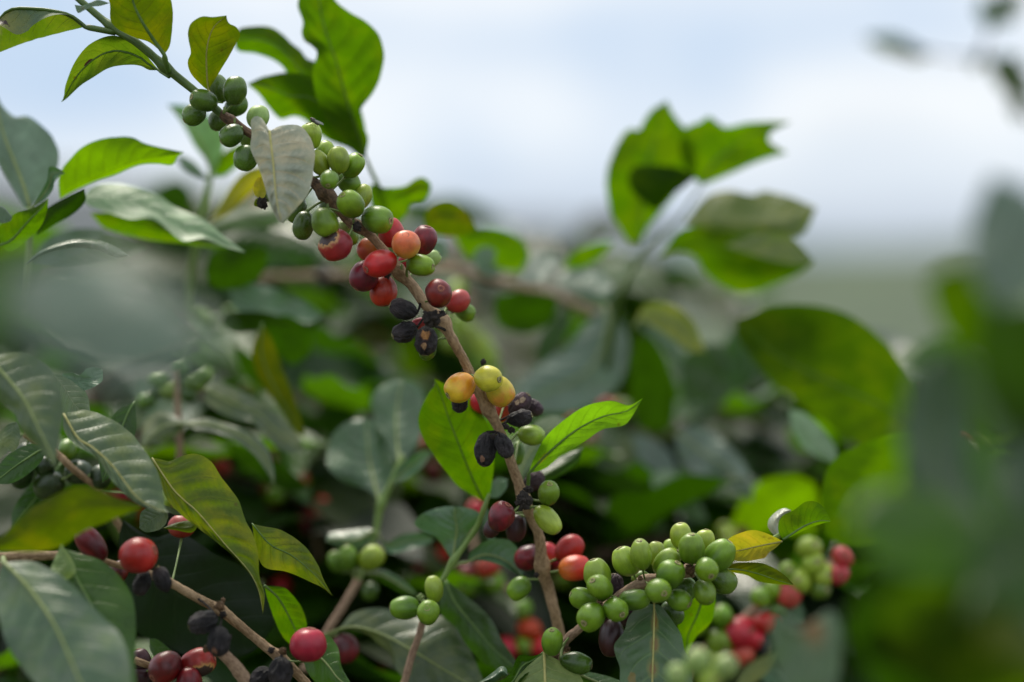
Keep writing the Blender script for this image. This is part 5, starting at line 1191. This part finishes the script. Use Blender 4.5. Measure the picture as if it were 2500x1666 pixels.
# ================================================================== coffee shrubs behind
rs = random.Random(11)
def generic_leaf_mesh(mat, k):
    """a leaf blade 1 unit long along +X, top up"""
    r = random.Random(k * 7 + 1)
    nu, nv = 16, 3
    W0 = r.uniform(.19, .24); droop = r.uniform(.10, .40); fold = r.uniform(.1, .5); ph = r.uniform(0, 6)
    vs, us, fs = [], [], []
    cols = 2 * nv + 1
    for i in range(nu):
        u = i / (nu - 1)
        w = W0 * (math.sin(math.pi * u ** .9) ** .85) * (1 - .25 * u) if 0 < u < 1 else .0
        x = math.sin(u * droop * 1.2) / (droop * 1.2)
        z = -droop * u * u
        for j in range(-nv, nv + 1):
            v = j / nv
            zz = z + abs(v) * w * fold + .02 * abs(v) * math.sin(u * 17 + ph + (v > 0)) - .012 * math.cos(u * 40) * abs(v) * (1 - abs(v))
            vs.append((x, v * w, zz)); us.append((u, (v + 1) / 2))
    for i in range(nu - 1):
        for j in range(cols - 1):
            a = i * cols + j
            fs.append((a, a + cols, a + cols + 1, a + 1))
    me = bpy.data.meshes.new('leaf')
    me.from_pydata(vs, [], fs)
    ul = me.uv_layers.new(name='UVMap')
    for lp in me.loops: ul.data[lp.index].uv = us[lp.vertex_index]
    for p in me.polygons: p.use_smooth = True
    me.materials.append(MATS[mat])
    return me
def scaled_leaf(mat):
    # object-space noise is tuned for metres, so these blades get materials with their own scale
    return mat
GL = {}
for kd in ('leaf_dark', 'leaf_green', 'leaf_deep', 'leaf_mid', 'leaf_dusty', 'leaf_shine', 'leaf_shaded'):
    GL[kd] = [generic_leaf_mesh(kd, k) for k in range(5)]
def place_leaf(parent, mat, pos, yaw, pitch, roll, size):
    o = bpy.data.objects.new('leaf', rs.choice(GL[mat]))
    C.objects.link(o)
    o.parent = parent
    o.matrix_parent_inverse = WM[parent.name].inverted() if parent.name in WM else Matrix()
    o.location = pos
    o.rotation_euler = (roll, pitch, yaw)
    o.scale = (size, size, size)
    return o
def shrub(x, y, top, nb, label, dens=1.0, spread=.40, fruit=5, mats=('leaf_dark', 'leaf_dark', 'leaf_shaded', 'leaf_green', 'leaf_deep', 'leaf_mid', 'leaf_shine', 'leaf_green')):
    S = thing('coffee_shrub', label, 'coffee shrub', (x, y, 0), 'coffee shrubs growing behind the fruiting branches')
    pts = [Vector((x, y, -.02)), Vector((x + rs.uniform(-.04, .04), y, top * .35)), Vector((x + rs.uniform(-.05, .05), y + .03, top * .7)), Vector((x + rs.uniform(-.05, .05), y, top - .02))]
    n = 20
    v, f, u = tube_geo(catmull(pts, n), [.016 * (1 - .75 * i / n) for i in range(n)], 10, .1)
    mesh_obj('trunk', v, f, MATS['bark_shrub'], S, u)
    line = catmull(pts, 160)
    nl = 0; nc = 0
    for b in range(nb):
        hb = 1 - (b + .3) / nb
        want = top - .01 - .36 * (1 - hb)
        p0 = min(line, key=lambda q: abs(q.z - want))
        yaw = b * 2.4 + rs.uniform(-.4, .4)
        ln = (spread if y > 1.7 else .27) * (.95 - .45 * hb) * rs.uniform(.8, 1.15)
        dirh = Vector((math.cos(yaw), math.sin(yaw), 0))
        bp = [p0, p0 + dirh * ln * .4 + Vector((0, 0, ln * .22)), p0 + dirh * ln * .8 + Vector((0, 0, ln * .22)), p0 + dirh * ln * 1.1 + Vector((0, 0, ln * .08))]
        bl = catmull(bp, 16)
        v, f, u = tube_geo(bl, [.0038 * (1 - .6 * i / 16) + .0006 for i in range(16)], 8, .1)
        bo = mesh_obj('branch', v, f, MATS['bark_shrub'], S, u)
        WM[bo.name] = Matrix.Identity(4)
        k = int(7 * dens)
        for j in range(k):
            q = bl[min(15, int(3 + 12.5 * j / max(1, k - 1)))]
            for s in (-1, 1):
                if nl >= 98: break
                if rs.random() < .1: continue
                nl += 1
                place_leaf(bo, rs.choice(mats), q, yaw + s * rs.uniform(.6, 1.4), rs.uniform(-.5, .7), rs.uniform(-.6, .6), rs.uniform(.085, .135))
            if fruit and rs.random() < .45:
                for c in range(rs.randint(2, fruit)):
                    if nc >= 95: break
                    nc += 1
                    kd = rs.choice(('green', 'lgreen', 'green', 'dgreen', 'red', 'dred', 'ored'))
                    co = bpy.data.objects.new('cherry', cherry_mesh(kd, rs.randrange(4)))
                    C.objects.link(co); co.parent = bo
                    dv = Vector((rs.gauss(0, 1), rs.gauss(0, 1), rs.gauss(0, 1))).normalized()
                    co.location = q + dv * .009
                    co.rotation_euler = dv.to_track_quat('Z', 'Y').to_euler()
                    co.scale = (.0055, .0055, .0068)
    return S
# x at depth y for a photo column: (px-1250)*K*y
def sx(px, y): return (px - 1250) * K * y
def ztop(py, y): return ZC - (py - 833) * K * y
for (px, y, py, nb, label, kw) in [
    (60, 1.50, 860, 9, 'coffee shrub behind the dusty leaves at the left edge', {}),
    (330, 1.42, 1010, 10, 'coffee shrub under the green berry twig at the left', {}),
    (520, 1.45, 1150, 10, 'coffee shrub behind the black cherries at the lower left', {}),
    (760, 1.60, 1120, 10, 'coffee shrub behind the blue grey leaves', {}),
    (980, 1.42, 1200, 10, 'coffee shrub low behind the three green cherries', {}),
    (1200, 1.55, 1060, 10, 'coffee shrub behind the yellow cherries', {}),
    (1440, 1.50, 1110, 10, 'coffee shrub in the dark right of the bright yellow green leaf', {}),
    (1640, 1.62, 1090, 10, 'coffee shrub right of the centre behind the drooping leaves', {}),
    (1850, 1.48, 1150, 10, 'coffee shrub behind the yellow leaf at the lower right', {}),
    (2100, 1.60, 1010, 10, 'coffee shrub behind the very large dark leaf at the right', {}),
    (2380, 1.55, 900, 10, 'coffee shrub at the right edge behind the leaves near the lens', {}),
    (230, 2.05, 560, 9, 'coffee shrub further back at the upper left', {}),
    (480, 2.2, 610, 9, 'coffee shrub further back left of the horizontal twig', {}),
    (700, 2.3, 1060, 9, 'coffee shrub in the gap below the horizontal twig', {}),
    (1170, 2.1, 740, 9, 'coffee shrub further back behind the red and black cherries', {}),
    (1400, 2.3, 800, 9, 'coffee shrub further back behind the large grey leaf', {}),
    (1620, 2.4, 960, 9, 'coffee shrub furthest back, under the tall leafy shoot', {}),
    (1950, 2.2, 1010, 9, 'coffee shrub further back beneath the pale hillside', {}),
    (2330, 2.3, 860, 9, 'coffee shrub further back at the right', {}),
    (400, 1.9, 590, 10, 'coffee shrub behind the broad light green leaf at the upper left', {}),
    (1010, 2.3, 640, 9, 'coffee shrub far back between the long branch and the horizontal twig', {}),
    (640, 1.75, 1000, 10, 'coffee shrub filling the gap left of the blue grey leaves', {}),
    (1060, 1.85, 930, 10, 'coffee shrub between the broad green leaf and the twig', {}),
    (1350, 1.80, 1010, 10, 'coffee shrub behind the dried black cherries', {}),
    (1560, 1.75, 1030, 10, 'coffee shrub under the large pale grey leaf', {}),
    (2000, 1.80, 1060, 10, 'coffee shrub below the very large dark leaf', {}),
    (850, 1.42, 1260, 10, 'coffee shrub low behind the upright blue grey shoot', {}),
    (620, 1.40, 1330, 8, 'low coffee shrub below the olive veined leaf', {}),
    (1250, 1.36, 1380, 8, 'low coffee shrub beneath the orange red cherries', {}),
    (1620, 1.36, 1500, 8, 'low coffee shrub beneath the green cherry cluster', {}),
    (180, 1.30, 1230, 8, 'low coffee shrub in the dark bottom left corner', {}),
]:
    shrub(sx(px, y), y, ztop(py, y) , nb, label, **kw)
